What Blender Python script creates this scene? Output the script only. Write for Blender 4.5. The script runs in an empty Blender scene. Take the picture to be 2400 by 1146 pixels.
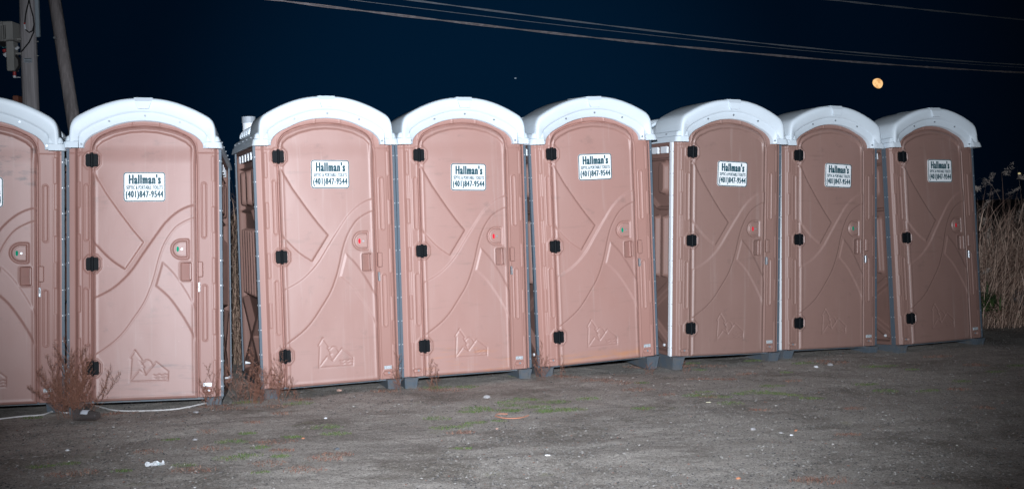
import bpy, math, random
import numpy as np
from mathutils import Matrix, Vector
R = math.radians
sc = bpy.context.scene
# ---------------- camera ----------------
CAMZ = 1.44
def R3(yaw, pit, rol):
    c, s = math.cos, math.sin
    Rz = Matrix(((c(yaw), -s(yaw), 0), (s(yaw), c(yaw), 0), (0, 0, 1)))
    Rx = Matrix(((1, 0, 0), (0, c(pit), -s(pit)), (0, s(pit), c(pit))))
    Ry = Matrix(((c(rol), 0, s(rol)), (0, 1, 0), (-s(rol), 0, c(rol))))
    return Rz @ Rx @ Ry
FPX = 2601.0
CR = R3(0, R(-1.86), R(1.157))
cam = bpy.data.cameras.new('camera'); cam.sensor_width = 36; cam.lens = 36 * FPX / 2400
cam.clip_end = 3000; cam.clip_start = 0.05
camo = bpy.data.objects.new('camera', cam); sc.collection.objects.link(camo)
camo.matrix_world = Matrix.Translation((0, 0, CAMZ)) @ Matrix((CR.col[0], CR.col[2], -CR.col[1])).transposed().to_4x4()
sc.camera = camo
def ray(px, py):
    return CR @ Vector(((px - 1200) / FPX, 1, (573 - py) / FPX))
def at_depth(px, py, y):
    d = ray(px, py); return Vector((0, 0, CAMZ)) + d * (y / d.y)
# ---------------- night sky ----------------
w = bpy.data.worlds.new('World'); sc.world = w; w.use_nodes = True
nt = w.node_tree; nt.nodes.clear()
N = nt.nodes.new; Lk = nt.links.new
out = N('ShaderNodeOutputWorld'); bg = N('ShaderNodeBackground'); bg.inputs['Strength'].default_value = 1.0
tc = N('ShaderNodeTexCoord')
gd = Vector((-0.03, 1, 0.05)).normalized()      # the glow of dusk, low behind the row
vm = N('ShaderNodeVectorMath'); vm.operation = 'DOT_PRODUCT'
Lk(tc.outputs['Generated'], vm.inputs[0]); vm.inputs[1].default_value = gd
cr = N('ShaderNodeValToRGB'); Lk(vm.outputs['Value'], cr.inputs['Fac'])
e = cr.color_ramp; e.interpolation = 'EASE'
e.elements[0].position = 0.86; e.elements[0].color = (0.0004, 0.0008, 0.0018, 1)
e.elements[1].position = 1.0; e.elements[1].color = (0.0006, 0.0095, 0.0270, 1)
m1 = e.elements.new(0.955); m1.color = (0.0003, 0.0032, 0.0095, 1)
Lk(cr.outputs['Color'], bg.inputs['Color']); Lk(bg.outputs[0], out.inputs['Surface'])
# ---------------- the photographer's flash ----------------
fl = bpy.data.lights.new('camera_flash', 'SPOT'); fl.energy = 5700; fl.color = (0.97, 1.02, 1.11)
fl.shadow_soft_size = 0.05; fl.spot_size = R(67); fl.spot_blend = 1.0
flo = bpy.data.objects.new('camera_flash', fl); sc.collection.objects.link(flo)
flo.location = (-0.06, 0.0, CAMZ + 0.42)
aim = Vector((0.0, 1, 0.03)); flo.rotation_euler = aim.to_track_quat('-Z', 'Y').to_euler()
sc.view_settings.view_transform = 'Standard'; sc.view_settings.look = 'None'
sc.view_settings.exposure = 0.0; sc.view_settings.gamma = 1.0
sc.render.engine = 'CYCLES'

# ================= helpers =================
def noise_np(x, y, seed):
    xi = np.floor(x).astype(np.int64); yi = np.floor(y).astype(np.int64)
    fx = x - xi; fy = y - yi; fx = fx * fx * (3 - 2 * fx); fy = fy * fy * (3 - 2 * fy)
    def h(a, b):
        n = (a * 374761393 + b * 668265263 + seed * 1442695041) & 0x7fffffff
        n = ((n ^ (n >> 13)) * 1274126177) & 0x7fffffff
        return ((n ^ (n >> 16)) & 0xffff) / 65535.0
    return (h(xi, yi) * (1 - fx) + h(xi + 1, yi) * fx) * (1 - fy) + (h(xi, yi + 1) * (1 - fx) + h(xi + 1, yi + 1) * fx) * fy - .5
def ground_h(x, y):
    x = np.asarray(x, float); y = np.asarray(y, float)
    z = 0.030 * noise_np(x * .55 + 3, y * .55, 1) + 0.020 * noise_np(x * 1.7, y * 1.7 + 9, 2) + 0.010 * noise_np(x * 5, y * 5, 3)
    # ruts left by tyres, running across the foreground
    v = y * math.cos(.16) - x * math.sin(.16)
    z = z + 0.010 * noise_np(x * .5, v * 7.0, 6) * np.clip((8.2 - y) / 2, 0, 1)
    far = np.clip((np.hypot(x, y) - 40) / 60, 0, 1)
    return z * (1 - far)
def on_ground(px, py):
    d = ray(px, py); t = -CAMZ / d.z
    p = Vector((0, 0, CAMZ)) + d * t
    p.z = float(ground_h(p.x, p.y)); return p

def mesh_obj(name, verts, faces, mats, parent=None, smooth=False, fmat=None):
    me = bpy.data.meshes.new(name)
    me.from_pydata([tuple(v) for v in verts], [], [tuple(f) for f in faces])
    for m in (mats if isinstance(mats, (list, tuple)) else [mats]): me.materials.append(m)
    if smooth: me.polygons.foreach_set('use_smooth', [True] * len(me.polygons))
    if fmat is not None: me.polygons.foreach_set('material_index', list(fmat))
    me.update()
    o = bpy.data.objects.new(name, me); sc.collection.objects.link(o)
    if parent is not None: o.parent = parent
    return o
def thing(name, label, cat, loc=(0, 0, 0), group=None, rotz=0):
    o = bpy.data.objects.new(name, None); sc.collection.objects.link(o)
    o.empty_display_size = .2
    o.location = loc; o.rotation_euler = (0, 0, rotz); tag(o, label, cat, group); return o
def tag(o, label, cat, group=None, kind=None):
    if label: o['label'] = label
    if cat: o['category'] = cat
    if group: o['group'] = group
    if kind: o['kind'] = kind
    return o
class MB:
    def __init__(s): s.v = []; s.f = []; s.m = []
    def add(s, v, f, m=0):
        b = len(s.v); s.v += [tuple(p) for p in v]
        s.f += [tuple(i + b for i in q) for q in f]; s.m += [m] * len(f)
    def box(s, x0, x1, y0, y1, z0, z1, bev=0.0, m=0):
        if bev <= 0:
            s.add([(x0, y0, z0), (x1, y0, z0), (x1, y1, z0), (x0, y1, z0), (x0, y0, z1), (x1, y0, z1), (x1, y1, z1), (x0, y1, z1)],
                  [(0, 3, 2, 1), (4, 5, 6, 7), (0, 1, 5, 4), (1, 2, 6, 5), (2, 3, 7, 6), (3, 0, 4, 7)], m)
        else:   # outline bevelled towards the front (-y) and all round in x/z
            b = bev
            def ring(i, y): return [(x0 + i, y, z0 + b), (x0 + b, y, z0 + i), (x1 - b, y, z0 + i), (x1 - i, y, z0 + b), (x1 - i, y, z1 - b), (x1 - b, y, z1 - i), (x0 + b, y, z1 - i), (x0 + i, y, z1 - b)]
            v = ring(b, y0) + ring(0, y0 + b) + ring(0, y1)
            f = [tuple(range(8)), tuple(range(23, 15, -1))]
            for k in (0, 8):
                for i in range(8): f.append((k + i, k + 8 + i, k + 8 + (i + 1) % 8, k + (i + 1) % 8))
            s.add(v, f, m)
    def prism(s, pts, y0, y1, bev=0, m=0):     # polygon in x/z, extruded along y
        n = len(pts); c = (sum(p[0] for p in pts) / n, sum(p[1] for p in pts) / n)
        def sh(p, b):
            dx, dz = c[0] - p[0], c[1] - p[1]; l = math.hypot(dx, dz) or 1
            return (p[0] + dx / l * b, p[1] + dz / l * b)
        if bev:
            v = [(sh(p, bev)[0], y0, sh(p, bev)[1]) for p in pts] + [(p[0], y0 + bev, p[1]) for p in pts] + [(p[0], y1, p[1]) for p in pts]
            f = [tuple(range(n)), tuple(range(3 * n - 1, 2 * n - 1, -1))]; ks = (0, n)
        else:
            v = [(p[0], y0, p[1]) for p in pts] + [(p[0], y1, p[1]) for p in pts]
            f = [tuple(range(n)), tuple(range(2 * n - 1, n - 1, -1))]; ks = (0,)
        for k in ks:
            for i in range(n): f.append((k + i, k + n + i, k + n + (i + 1) % n, k + (i + 1) % n))
        s.add(v, f, m)
    def tube(s, pts, r, n=6, m=0, cap=True):
        pts = [Vector(p) for p in pts]; rs = r if isinstance(r, (list, tuple)) else [r] * len(pts)
        t0 = (pts[1] - pts[0]).normalized()
        a = t0.orthogonal().normalized(); v = []
        for i, p in enumerate(pts):
            t = (pts[min(i + 1, len(pts) - 1)] - pts[max(i - 1, 0)])
            t = t.normalized() if t.length > 1e-9 else t0
            a = (a - t * a.dot(t)); a = a.normalized() if a.length > 1e-6 else t.orthogonal().normalized()
            b = t.cross(a)
            for k in range(n):
                q = 2 * math.pi * k / n
                v.append(p + (a * math.cos(q) + b * math.sin(q)) * rs[i])
        f = []
        for i in range(len(pts) - 1):
            for k in range(n):
                f.append((i * n + k, i * n + (k + 1) % n, (i + 1) * n + (k + 1) % n, (i + 1) * n + k))
        if cap:
            f.append(tuple(range(n - 1, -1, -1))); f.append(tuple(range((len(pts) - 1) * n, len(pts) * n)))
        s.add(v, f, m)
    def build(s, name, mats, parent=None, smooth=False):
        return mesh_obj(name, s.v, s.f, mats, parent, smooth, s.m if any(s.m) else None)
def sm(a, b, x):
    t = np.clip((x - a) / (b - a), 0, 1); return t * t * (3 - 2 * t)
def spline(pts, sub=8):
    P = [np.array(p, float) for p in pts]; o = []
    for i in range(len(P) - 1):
        a = P[max(i - 1, 0)]; b = P[i]; c = P[i + 1]; d = P[min(i + 2, len(P) - 1)]
        for k in range(sub):
            t = k / sub
            o.append(.5 * ((2 * b) + (-a + c) * t + (2 * a - 5 * b + 4 * c - d) * t * t + (-a + 3 * b - 3 * c + d) * t ** 3))
    o.append(P[-1]); return [tuple(q) for q in o]
def dline(X, Z, pts):
    D = np.full(X.shape, 9.)
    for (ax, az), (bx, bz) in zip(pts[:-1], pts[1:]):
        dx, dz = bx - ax, bz - az; L = dx * dx + dz * dz + 1e-12
        t = np.clip(((X - ax) * dx + (Z - az) * dz) / L, 0, 1)
        D = np.minimum(D, np.hypot(X - ax - t * dx, Z - az - t * dz))
    return D
def inside(X, Z, pts):
    r = np.zeros(X.shape, bool); n = len(pts)
    for i in range(n):
        ax, az = pts[i]; bx, bz = pts[(i + 1) % n]
        if az == bz: continue
        c = ((az > Z) != (bz > Z)) & (X < (bx - ax) * (Z - az) / (bz - az) + ax); r ^= c
    return r
def sdf(X, Z, pts):
    d = dline(X, Z, pts + [pts[0]]); return np.where(inside(X, Z, pts), -d, d)
def rbox(X, Z, cx, cz, hx, hz, r):
    qx = np.abs(X - cx) - hx + r; qz = np.abs(Z - cz) - hz + r
    return np.hypot(np.maximum(qx, 0), np.maximum(qz, 0)) + np.minimum(np.maximum(qx, qz), 0) - r
def grid_obj(name, X, Y, Z, mat, parent, skirt=None, flip=False):
    if skirt is not None:
        X = np.pad(X, 1, mode='edge'); Z = np.pad(Z, 1, mode='edge'); Y = np.pad(Y, 1, constant_values=skirt)
    nr, nc = X.shape
    v = np.stack([X.ravel(), Y.ravel(), Z.ravel()], 1)
    i = np.arange(nr * nc).reshape(nr, nc)
    a, b, c, d = i[:-1, :-1], i[:-1, 1:], i[1:, 1:], i[1:, :-1]
    q = np.stack([a, b, c, d] if not flip else [a, d, c, b], -1).reshape(-1, 4)
    me = bpy.data.meshes.new(name)
    me.vertices.add(len(v)); me.vertices.foreach_set('co', v.astype(np.float32).ravel())
    me.loops.add(q.size); me.loops.foreach_set('vertex_index', q.astype(np.int32).ravel())
    me.polygons.add(len(q)); me.polygons.foreach_set('loop_start', np.arange(0, q.size, 4, dtype=np.int32))
    me.polygons.foreach_set('loop_total', np.full(len(q), 4, np.int32))
    me.polygons.foreach_set('use_smooth', [True] * len(q))
    me.update(calc_edges=True); me.validate(); me.materials.append(mat)
    o = bpy.data.objects.new(name, me); sc.collection.objects.link(o)
    if parent: o.parent = parent
    return o

# ================= materials =================
def mat(name, col, rough=.5, metal=0, spec=.5, noise=None, bump=None, var=0, emit=None, alpha=None, trans=0):
    """noise = list of (scale xyz, detail, low, high, dark colour, fac) surface marks laid over the colour"""
    m = bpy.data.materials.new(name); m.use_nodes = True; t = m.node_tree; b = t.nodes['Principled BSDF']
    b.inputs['Roughness'].default_value = rough; b.inputs['Metallic'].default_value = metal
    b.inputs['Specular IOR Level'].default_value = spec
    b.inputs['Transmission Weight'].default_value = trans
    rgb = t.nodes.new('ShaderNodeRGB'); rgb.outputs[0].default_value = (*col, 1); cur = rgb.outputs[0]
    co = t.nodes.new('ShaderNodeTexCoord')
    oi = t.nodes.new('ShaderNodeObjectInfo')
    off = t.nodes.new('ShaderNodeVectorMath'); off.operation = 'MULTIPLY_ADD'
    off.inputs[1].default_value = (13.7, 9.1, 5.3)
    t.links.new(oi.outputs['Random'], off.inputs[0]); t.links.new(co.outputs['Object'], off.inputs[2])
    if var:
        hs = t.nodes.new('ShaderNodeHueSaturation'); mr = t.nodes.new('ShaderNodeMapRange')
        mr.inputs['To Min'].default_value = 1 - var; mr.inputs['To Max'].default_value = 1 + var
        t.links.new(oi.outputs['Random'], mr.inputs['Value']); t.links.new(mr.outputs[0], hs.inputs['Value'])
        t.links.new(cur, hs.inputs['Color']); cur = hs.outputs[0]
    for (scl, det, lo, hi, dc, fac) in (noise or []):
        mp = t.nodes.new('ShaderNodeMapping'); mp.inputs['Scale'].default_value = scl
        t.links.new(off.outputs[0], mp.inputs['Vector'])
        nz = t.nodes.new('ShaderNodeTexNoise'); nz.inputs['Scale'].default_value = 1; nz.inputs['Detail'].default_value = det
        nz.inputs['Roughness'].default_value = .6
        t.links.new(mp.outputs[0], nz.inputs['Vector'])
        r = t.nodes.new('ShaderNodeMapRange'); r.inputs['From Min'].default_value = lo; r.inputs['From Max'].default_value = hi
        r.inputs['To Max'].default_value = fac; t.links.new(nz.outputs['Fac'], r.inputs['Value'])
        mx = t.nodes.new('ShaderNodeMix'); mx.data_type = 'RGBA'; t.links.new(r.outputs[0], mx.inputs['Factor'])
        t.links.new(cur, mx.inputs[6]); mx.inputs[7].default_value = (*dc, 1); cur = mx.outputs[2]
    t.links.new(cur, b.inputs['Base Color'])
    if bump:
        prev = None
        for (scl, det, st, dist) in bump:
            mp = t.nodes.new('ShaderNodeMapping'); mp.inputs['Scale'].default_value = scl
            t.links.new(co.outputs['Object'], mp.inputs['Vector'])
            nz = t.nodes.new('ShaderNodeTexNoise'); nz.inputs['Scale'].default_value = 1; nz.inputs['Detail'].default_value = det
            t.links.new(mp.outputs[0], nz.inputs['Vector'])
            bp = t.nodes.new('ShaderNodeBump'); bp.inputs['Strength'].default_value = st; bp.inputs['Distance'].default_value = dist
            t.links.new(nz.outputs['Fac'], bp.inputs['Height'])
            if prev: t.links.new(prev, bp.inputs['Normal'])
            prev = bp.outputs[0]
        t.links.new(prev, b.inputs['Normal'])
    if emit:
        b.inputs['Emission Color'].default_value = (*emit[0], 1); b.inputs['Emission Strength'].default_value = emit[1]
    if alpha is not None: b.inputs['Alpha'].default_value = alpha
    return m
PINK = (0.330, 0.178, 0.149)
M_door = mat('tan_plastic_door', PINK, .53, spec=.95, var=.05,
             noise=[((2.2, 2, 1.2), 4, .45, .8, (.35, .215, .19), .5), ((22, 5, 1.0), 5, .58, .8, (.42, .32, .29), .5),
                    ((7, 5, 9), 6, .62, .74, (.13, .09, .075), .35), ((3, 3, 24), 5, .60, .72, (.20, .125, .10), .35), ((60, 30, 60), 2, .74, .80, (.55, .42, .38), .5)],
             bump=[((90, 90, 9), 3, .10, .002), ((600, 600, 600), 2, .12, .0006), ((5, 5, 3), 3, .35, .006)])
M_body = mat('tan_plastic_body', PINK, .50, spec=.5, var=.05,
             noise=[((3, 3, 1.5), 4, .45, .8, (.34, .195, .165), .5), ((14, 9, 2), 6, .64, .78, (.20, .12, .09), .25), ((60, 30, 60), 2, .75, .80, (.5, .38, .33), .4)],
             bump=[((400, 400, 400), 2, .12, .0006), ((6, 6, 3), 3, .3, .004)])
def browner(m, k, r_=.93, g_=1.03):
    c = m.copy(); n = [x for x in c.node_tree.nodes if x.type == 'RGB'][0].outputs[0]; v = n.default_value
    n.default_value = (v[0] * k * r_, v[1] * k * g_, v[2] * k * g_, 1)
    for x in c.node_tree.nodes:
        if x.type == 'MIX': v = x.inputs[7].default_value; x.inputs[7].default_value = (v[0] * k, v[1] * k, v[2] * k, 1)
    c.name = m.name + '_tinted'; return c
M_side_shade = browner(M_body, .66); M_side_shade.name = 'side_plastic_shaded'; M_side_shade.node_tree.nodes['Principled BSDF'].inputs['Specular IOR Level'].default_value = .2  # side walls darkened and dulled: their shade is put into the colour
M_roof = mat('white_roof_plastic', (.60, .68, .74), .5, spec=.35, noise=[((5, 5, 8), 5, .5, .8, (.52, .56, .58), .35), ((30, 30, 5), 5, .66, .8, (.40, .40, .38), .25)],
             bump=[((300, 300, 300), 2, .1, .0006), ((4, 4, 4), 2, .2, .004)])
M_trim = mat('grey_corner_metal', (.085, .115, .145), .5, metal=0, spec=.3, noise=[((20, 20, 3), 5, .5, .75, (.11, .12, .13), .6)])
M_trim_glint = mat('corner_metal_glint', (.80, .84, .88), .35, metal=.1, noise=[((20, 20, 3), 5, .62, .8, (.45, .45, .45), .4)])  # near-white colour stands in for the flash glinting off the metal
M_rivet = mat('rivet_steel', (.42, .44, .46), .4, metal=.2)
M_black = mat('black_hinge_plastic', (.005, .007, .009), .6, spec=.12, noise=[((60, 60, 60), 4, .6, .85, (.03, .035, .04), .5)])
M_base = mat('grey_base_plastic', (.085, .110, .135), .55, noise=[((12, 12, 12), 5, .45, .7, (.15, .135, .12), .8)])
M_steel = mat('dull_steel', (.42, .45, .48), .35, metal=.6, noise=[((90, 90, 90), 3, .55, .75, (.12, .1, .09), .7)])
M_white = mat('white_vinyl', (.78, .82, .84), .35, noise=[((20, 20, 20), 4, .6, .8, (.6, .62, .6), .4)])
M_teal = mat('teal_ink', (.010, .065, .085), .5, spec=.25)
M_red = mat('red_indicator', (.70, .02, .04), .75, spec=.1)
M_green = mat('green_indicator', (.0, .26, .15), .75, spec=.1)
M_bolt = mat('bolt_grey', (.28, .31, .34), .4, metal=.4)
M_tag = mat('silver_tag', (.62, .68, .72), .3, metal=.3, noise=[((110, 50, 160), 3, .5, .6, (.20, .24, .26), .8)])
M_pvc = mat('white_pipe', (.72, .76, .80), .4); M_pvcc = mat('grey_pipe_collar', (.32, .36, .40), .45)

# ================= portable toilet (prototype) =================
DOORTOP = [(0, 2.086), (.11, 2.076), (.222, 2.050), (.309, 2.010), (.345, 1.975), (.365, 1.93), (.372, 1.87), (.375, 1.80)]
_dt = spline(DOORTOP, 6); _dx = np.array([p[0] for p in _dt]); _dz = np.array([p[1] for p in _dt])
def door_top(x): return np.interp(np.abs(x), _dx, _dz)
DOORPOLY = [(.375, .04), (.375, 1.80)] + [(p[0], p[1]) for p in _dt[::-1]] + [(-p[0], p[1]) for p in _dt[1:]] + [(-.375, .04)]
A = [(-.40, 1.79), (-.351, 1.717), (-.274, 1.578), (-.167, 1.419), (-.084, 1.303), (-.011, 1.213), (-.142, 1.016)] + spline([(-.142, 1.016), (-.223, 1.073), (-.29, 1.137), (-.36, 1.219), (-.41, 1.28)], 4)
Bc = spline([(.44, 1.497), (.382, 1.493), (.313, 1.479), (.231, 1.435), (.148, 1.358), (.073, 1.254), (-.014, 1.126), (-.095, 1.005), (-.180, .915), (-.256, .858), (-.359, .806), (-.44, .77)], 6)
Cc = spline([(.44, 1.396), (.381, 1.395), (.319, 1.379), (.236, 1.332), (.18, 1.268), (.133, 1.182), (.098, 1.078), (.072, .973), (.04, .872), (-.009, .759), (-.091, .635), (-.159, .542), (-.238, .465), (-.372, .372), (-.44, .33)], 6)
Dp = spline([(.129, 1.06), (.207, .976), (.283, .860), (.345, .745), (.44, .56)], 5) + spline([(.44, .34), (.378, .442), (.326, .553), (.263, .666), (.175, .795), (.08, .886)], 5)
LOGO = [[(-.076, .409), (-.112, .352), (-.101, .346), (-.113, .178), (.156, .178), (.159, .245), (.073, .318), (-.002, .229), (-.046, .263), (-.113, .182)],
        [(-.076, .409), (-.027, .334), (-.041, .329), (-.010, .281), (-.024, .280), (-.002, .229)],
        spline([(-.027, .312), (.000, .334), (.030, .325), (.048, .292)], 5),
        spline([(.057, .222), (.075, .216), (.095, .225), (.115, .216), (.135, .225), (.155, .219)], 3),
        spline([(.062, .202), (.080, .196), (.100, .205), (.120, .196), (.140, .205), (.155, .201)], 3)]
HZ = (1.830, 1.057, .288)
def hexa(cx, cz, hx, hz, c): return [(cx - hx, cz - hz + c), (cx - c, cz - hz), (cx + c, cz - hz), (cx + hx, cz - hz + c), (cx + hx, cz + hz - c), (cx + c, cz + hz), (cx - c, cz + hz), (cx - hx, cz + hz - c)]
def grv(d, wd, dep): return -dep * np.exp(-(d / wd) ** 2)
def make_door(parent):
    xs = np.arange(-.370, .3705, .004); n = 510
    X = np.repeat(xs[None, :], n, 0); V = np.linspace(0, 1, n)[:, None]
    Z = .042 + V * (door_top(X) - .004 - .042)
    up = inside(X, Z, Bc + [(-.5, 2.5), (.5, 2.5)])          # above the big S
    dB = dline(X, Z, Bc); dC = dline(X, Z, Cc); sB = np.where(up, dB, -dB)
    lowC = ~inside(X, Z, Cc + [(-.5, 2.5), (.5, 2.5)]); sC = np.where(lowC, dC, -dC)
    h = np.zeros(X.shape)
    band = sm(.010, -.010, sB) * sm(.010, -.010, sC)
    h += .0075 * band
    h += .0055 * np.exp(-np.clip(sB, 0, 9) / .05) * (sB > 0) * sm(0, .01, sB) * 0 
    sA = sdf(X, Z, A); h += .006 * sm(.011, -.011, sA); h += -.008 * np.exp(-np.clip(sA, 0, 9) / .045) * sm(0, .006, sA) * up * .6
    sD = sdf(X, Z, Dp); h += .0055 * sm(.011, -.011, sD)
    h += .006 * np.exp(-np.abs(np.clip(sC, 0, 9)) / .06) * (sC > 0) * sm(.0, .012, sC) * .5
    h += grv(dB, .008, .0008) + grv(dC, .008, .0008)
    for l in LOGO: h += grv(dline(X, Z, l), .0055, .0030)
    # arched recess near the top, with the lip above it
    arch = np.interp(np.abs(X), [0, .10, .21, .30, .34, .36], [2.046, 2.039, 2.012, 1.968, 1.93, 1.90])
    rec = sm(.010, -.010, Z - arch) * sm(.36, .33, np.abs(X)); h += -.012 * rec
    h += .012 * rec * sm(1.95, 1.80, Z)
    # hinge pockets
    for hz in HZ:
        s = sdf(X, Z, hexa(-.372, hz, .056, .060, .03)); h += .007 * np.exp(-((s - .004) / .007) ** 2) - .006 * sm(.0, -.006, s)
    # latch D and its moat, pull pocket
    def Dsh(g): return [(.262 - (.062 + g) * math.sin(a) * (1 if math.sin(a) > 0 else 0), 1.158 + (.062 + g) * math.cos(a)) for a in [math.pi * k / 16 for k in range(17)]] + [(.304 + g, 1.158 - .062 - g), (.304 + g, 1.158 + .062 + g)]
    s = sdf(X, Z, Dsh(.0)); h += -.011 * np.exp(-((s - .006) / .008) ** 2) + .004 * sm(.004, -.004, s)
    s = rbox(X, Z, .295, .988, .038, .068, .010)
    slope = .006 + .030 * np.clip((X - .257) / .066, 0, 1) * sm(.333, .322, X)
    h += -slope * sm(.004, -.004, s) + .003 * np.exp(-((s - .005) / .006) ** 2)
    # rounded outer edge and the slow warp of moulded plastic
    ed = np.minimum(np.minimum(.370 - np.abs(X), (door_top(X) - .004 - Z)), Z - .042)
    h -= .010 * np.exp(-np.clip(ed, 0, 1) / .006)
    h += .0035 * np.exp(-((ed - .022) / .010) ** 2)
    h += .0035 * noise_np(X * 4, Z * 2.5, 11) + .0012 * noise_np(X * 11, Z * 6, 12) + .004 * (1 - (X / .37) ** 2)
    d = grid_obj('door', X, -.014 - h, Z, M_door, parent, skirt=.026)
    # hinges
    for hz in HZ:
        b = MB()
        b.prism(hexa(-.396, hz, .022, .048, .014), -.024, .004, .002)
        b.prism(hexa(-.350, hz, .020, .048, .014), -.024, .004, .002)
        b.tube([(-.373, -.026, hz - .055), (-.373, -.026, hz + .055)], .011, 10)
        for q in (-.03, .03):
            for xx in (-.397, -.350): b.tube([(xx, -.029, hz + q), (xx, -.022, hz + q)], .005, 8)
        b.build('hinge', M_black, d)
    lb = MB(); th = [math.pi * k / 14 for k in range(15)]
    lb.prism([(.264 - .046 * math.sin(a), 1.158 + .05 * math.cos(a)) for a in th] + [(.300, 1.108), (.300, 1.208)], -.0265, -.010, .003)
    lp = lb.build('latch_plate', M_door, d)
    kb = MB(); kb.tube([(.268, -.031, 1.157), (.268, -.020, 1.157)], .0075, 12); kb.build('keyhole', M_steel, lp)
    # pull handle lip
    hb = MB(); hb.box(.320, .336, -.030, .004, .925, 1.052, .004); hb.build('handle', M_door, d)
    return d
def indicator(parent, m):
    b = MB(); b.prism([(.238 + .012 * math.sin(a) * (1 - .25 * abs(math.sin(a))), 1.158 + .020 * math.cos(a)) for a in [2 * math.pi * k / 16 for k in range(16)]][::-1], -.030, -.020, 0)
    return b.build('indicator', m, parent)
def make_front(parent):
    xs = np.arange(-.5485, .549, .0045); zs = np.arange(.045, 2.170, .005)
    X, Z = np.meshgrid(xs, zs)
    mk = spline(MK, 4); ztop = np.interp(np.abs(X), [p[0] for p in mk], [p[1] for p in mk]) - .015; ztop = np.where(np.abs(X) > .455, 1.99, ztop)
    Z = .045 + (Z - .045) / (2.165 - .045) * (ztop - .045)
    seg = ((np.floor(Z / .193 + .35).astype(int) % 2) == 0) * (Z < 1.90) * (Z > .14)
    ax = np.abs(X); e = np.where(X < 0, .458, .488)
    y = .026 * sm(.014, .044, ax - e) + .005 * seg * sm(0, .005, ax - e) * sm(.020, .0, ax - e - .012)
    y += .0025 * np.exp(-((ax - e + .006) / .004) ** 2)
    s = sdf(X, Z, DOORPOLY)
    y += .028 * sm(.008, .003, s) - .004 * np.exp(-((s - .014) / .005) ** 2)
    # second line of the arch above the door, end stops
    for cx in (-.080, .118): y -= .004 * sm(.003, -.003, rbox(X, Z, cx, 2.105, .006, .02, .002))
    for cx, zc, hh in ((-.412, 1.44, .21), (-.417, .668, .21), (.432, 1.45, .21), (.432, .676, .21)):
        s2 = rbox(X, Z, cx, zc, .017, hh, .017); y -= .005 * np.exp(-((s2) / .004) ** 2); y += .003 * sm(0, -.004, s2)
    for hz in HZ:
        s3 = sdf(X, Z, hexa(-.372, hz, .056, .060, .03)); y -= .006 * np.exp(-((s3 - .004) / .006) ** 2) * (X < -.375); pass
    for cx in (-.435, .440):
        s4 = rbox(X, Z, cx, .092, .033, .015, .015); y += .014 * sm(.003, -.003, s4) - .004 * np.exp(-((s4 - .005) / .005) ** 2)
    y += .004 * sm(1.885, 1.892, Z) * (ax > .38)
    y += .003 * noise_np(X * 4, Z * 2, 21) + .001 * noise_np(X * 12, Z * 7, 22)
    f = grid_obj('front_panel', X, y, Z, M_body, parent, skirt=.05)
    b = MB(); b.box(.383, .420, -.030, .006, .945, 1.062, .006); b.build('strike_block', M_body, f)
    b = MB()
    b.box(.384, .398, -.026, .004, .835, .905, .002); b.tube([(.391, -.034, .855), (.391, -.024, .855)], .006, 8)
    b.tube([(.391, -.030, .90), (.391, -.036, .89), (.391, -.030, .86)], .003, 6); b.build('hasp', M_steel, f)
    b = MB(); b.box(.412, .476, -.0035, .004, .124, .151, .001); b.build('serial_tag', M_tag, f)
    for cx in (-.435, .440):
        b = MB(); b.tube([(cx + .012, .004, .092), (cx + .012, .016, .092)], .008, 10); b.build('anchor_bolt', M_bolt, f)
    return f
def make_side(parent, sx):
    us = np.arange(.052, 1.121, .008); zs = np.arange(.045, 1.96, .007)
    Uu, Z = np.meshgrid(us, zs)
    h = np.zeros(Uu.shape)
    rec = rbox(Uu, Z, .585, .98, .49, .90, .03); h -= .056 * sm(.010, -.012, rec)
    def add(poly, wd, amt=.036):
        nonlocal h
        d = dline(Uu, Z, poly); h = np.maximum(h, -.056 + (amt + .014) * sm(wd, wd - .016, d))
    for u in (.22, .37, .52, .67, .82, .97): add([(u, .76), (u, 1.24)], .040)
    add([(.12, .14), (1.05, .66)], .045); add([(.12, .66), (1.05, .14)], .045)
    add([(.06, 1.34), (.35, 1.34), (.48, 1.42), (1.1, 1.42)], .02, .02)
    for u in (.25, .60, .95): add([(u, 1.52), (u, 1.70)], .06)
    add([(.1, 1.775), (1.08, 1.775)], .015, .03)
    h += .004 * noise_np(Uu * 4, Z * 2, 31)
    X = sx * (.548 + h)
    p = grid_obj('side_panel', X, Uu, Z, M_side_shade, parent, flip=(sx > 0))
    b = MB()
    for u in (.16, .33, .50, .67, .84, 1.0):
        x0, x1 = sorted((sx * .515, sx * .535)); b.box(x0, x1, u, u + .11, 1.825, 1.90)
    b.build('vent_screen', M_pvc, p)
    for u in (1.0, .15):
        b = MB(); b.tube([(sx * .552, u, .13), (sx * .508, u, .13)], .013, 12); b.build('drain_plug', M_pvc, p)
    return p
def make_trim(parent, sx, sy, m=None):
    # angle strip up a corner, bending round it, held by rivets
    y0, y1 = (-.002 + .024, .058) if sy < 0 else (1.115, 1.175)
    b = MB(); s = sx
    xa, xb = s * .553, s * .560
    def bx(x0, x1, yy0, yy1): b.box(min(x0, x1), max(x0, x1), yy0, yy1, .045, 1.93)
    bx(xa, xb, y0, y1)
    if sy < 0: bx(s * .540, xa, y0, y0 + .006)
    else: bx(s * .525, xa, y1 - .006, y1)
    for k in range(10):
        z = .12 + k * .19
        yc = (y0 + y1) / 2
        b.tube([(s * .564, yc, z), (s * .558, yc, z)], .0045, 8, m=1)
        if sy < 0: b.tube([(s * .5465, y0 - .005, z), (s * .5465, y0 + .002, z)], .0042, 8, m=1)
    return b.build('corner_trim', [m or M_trim, M_rivet], parent)
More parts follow.
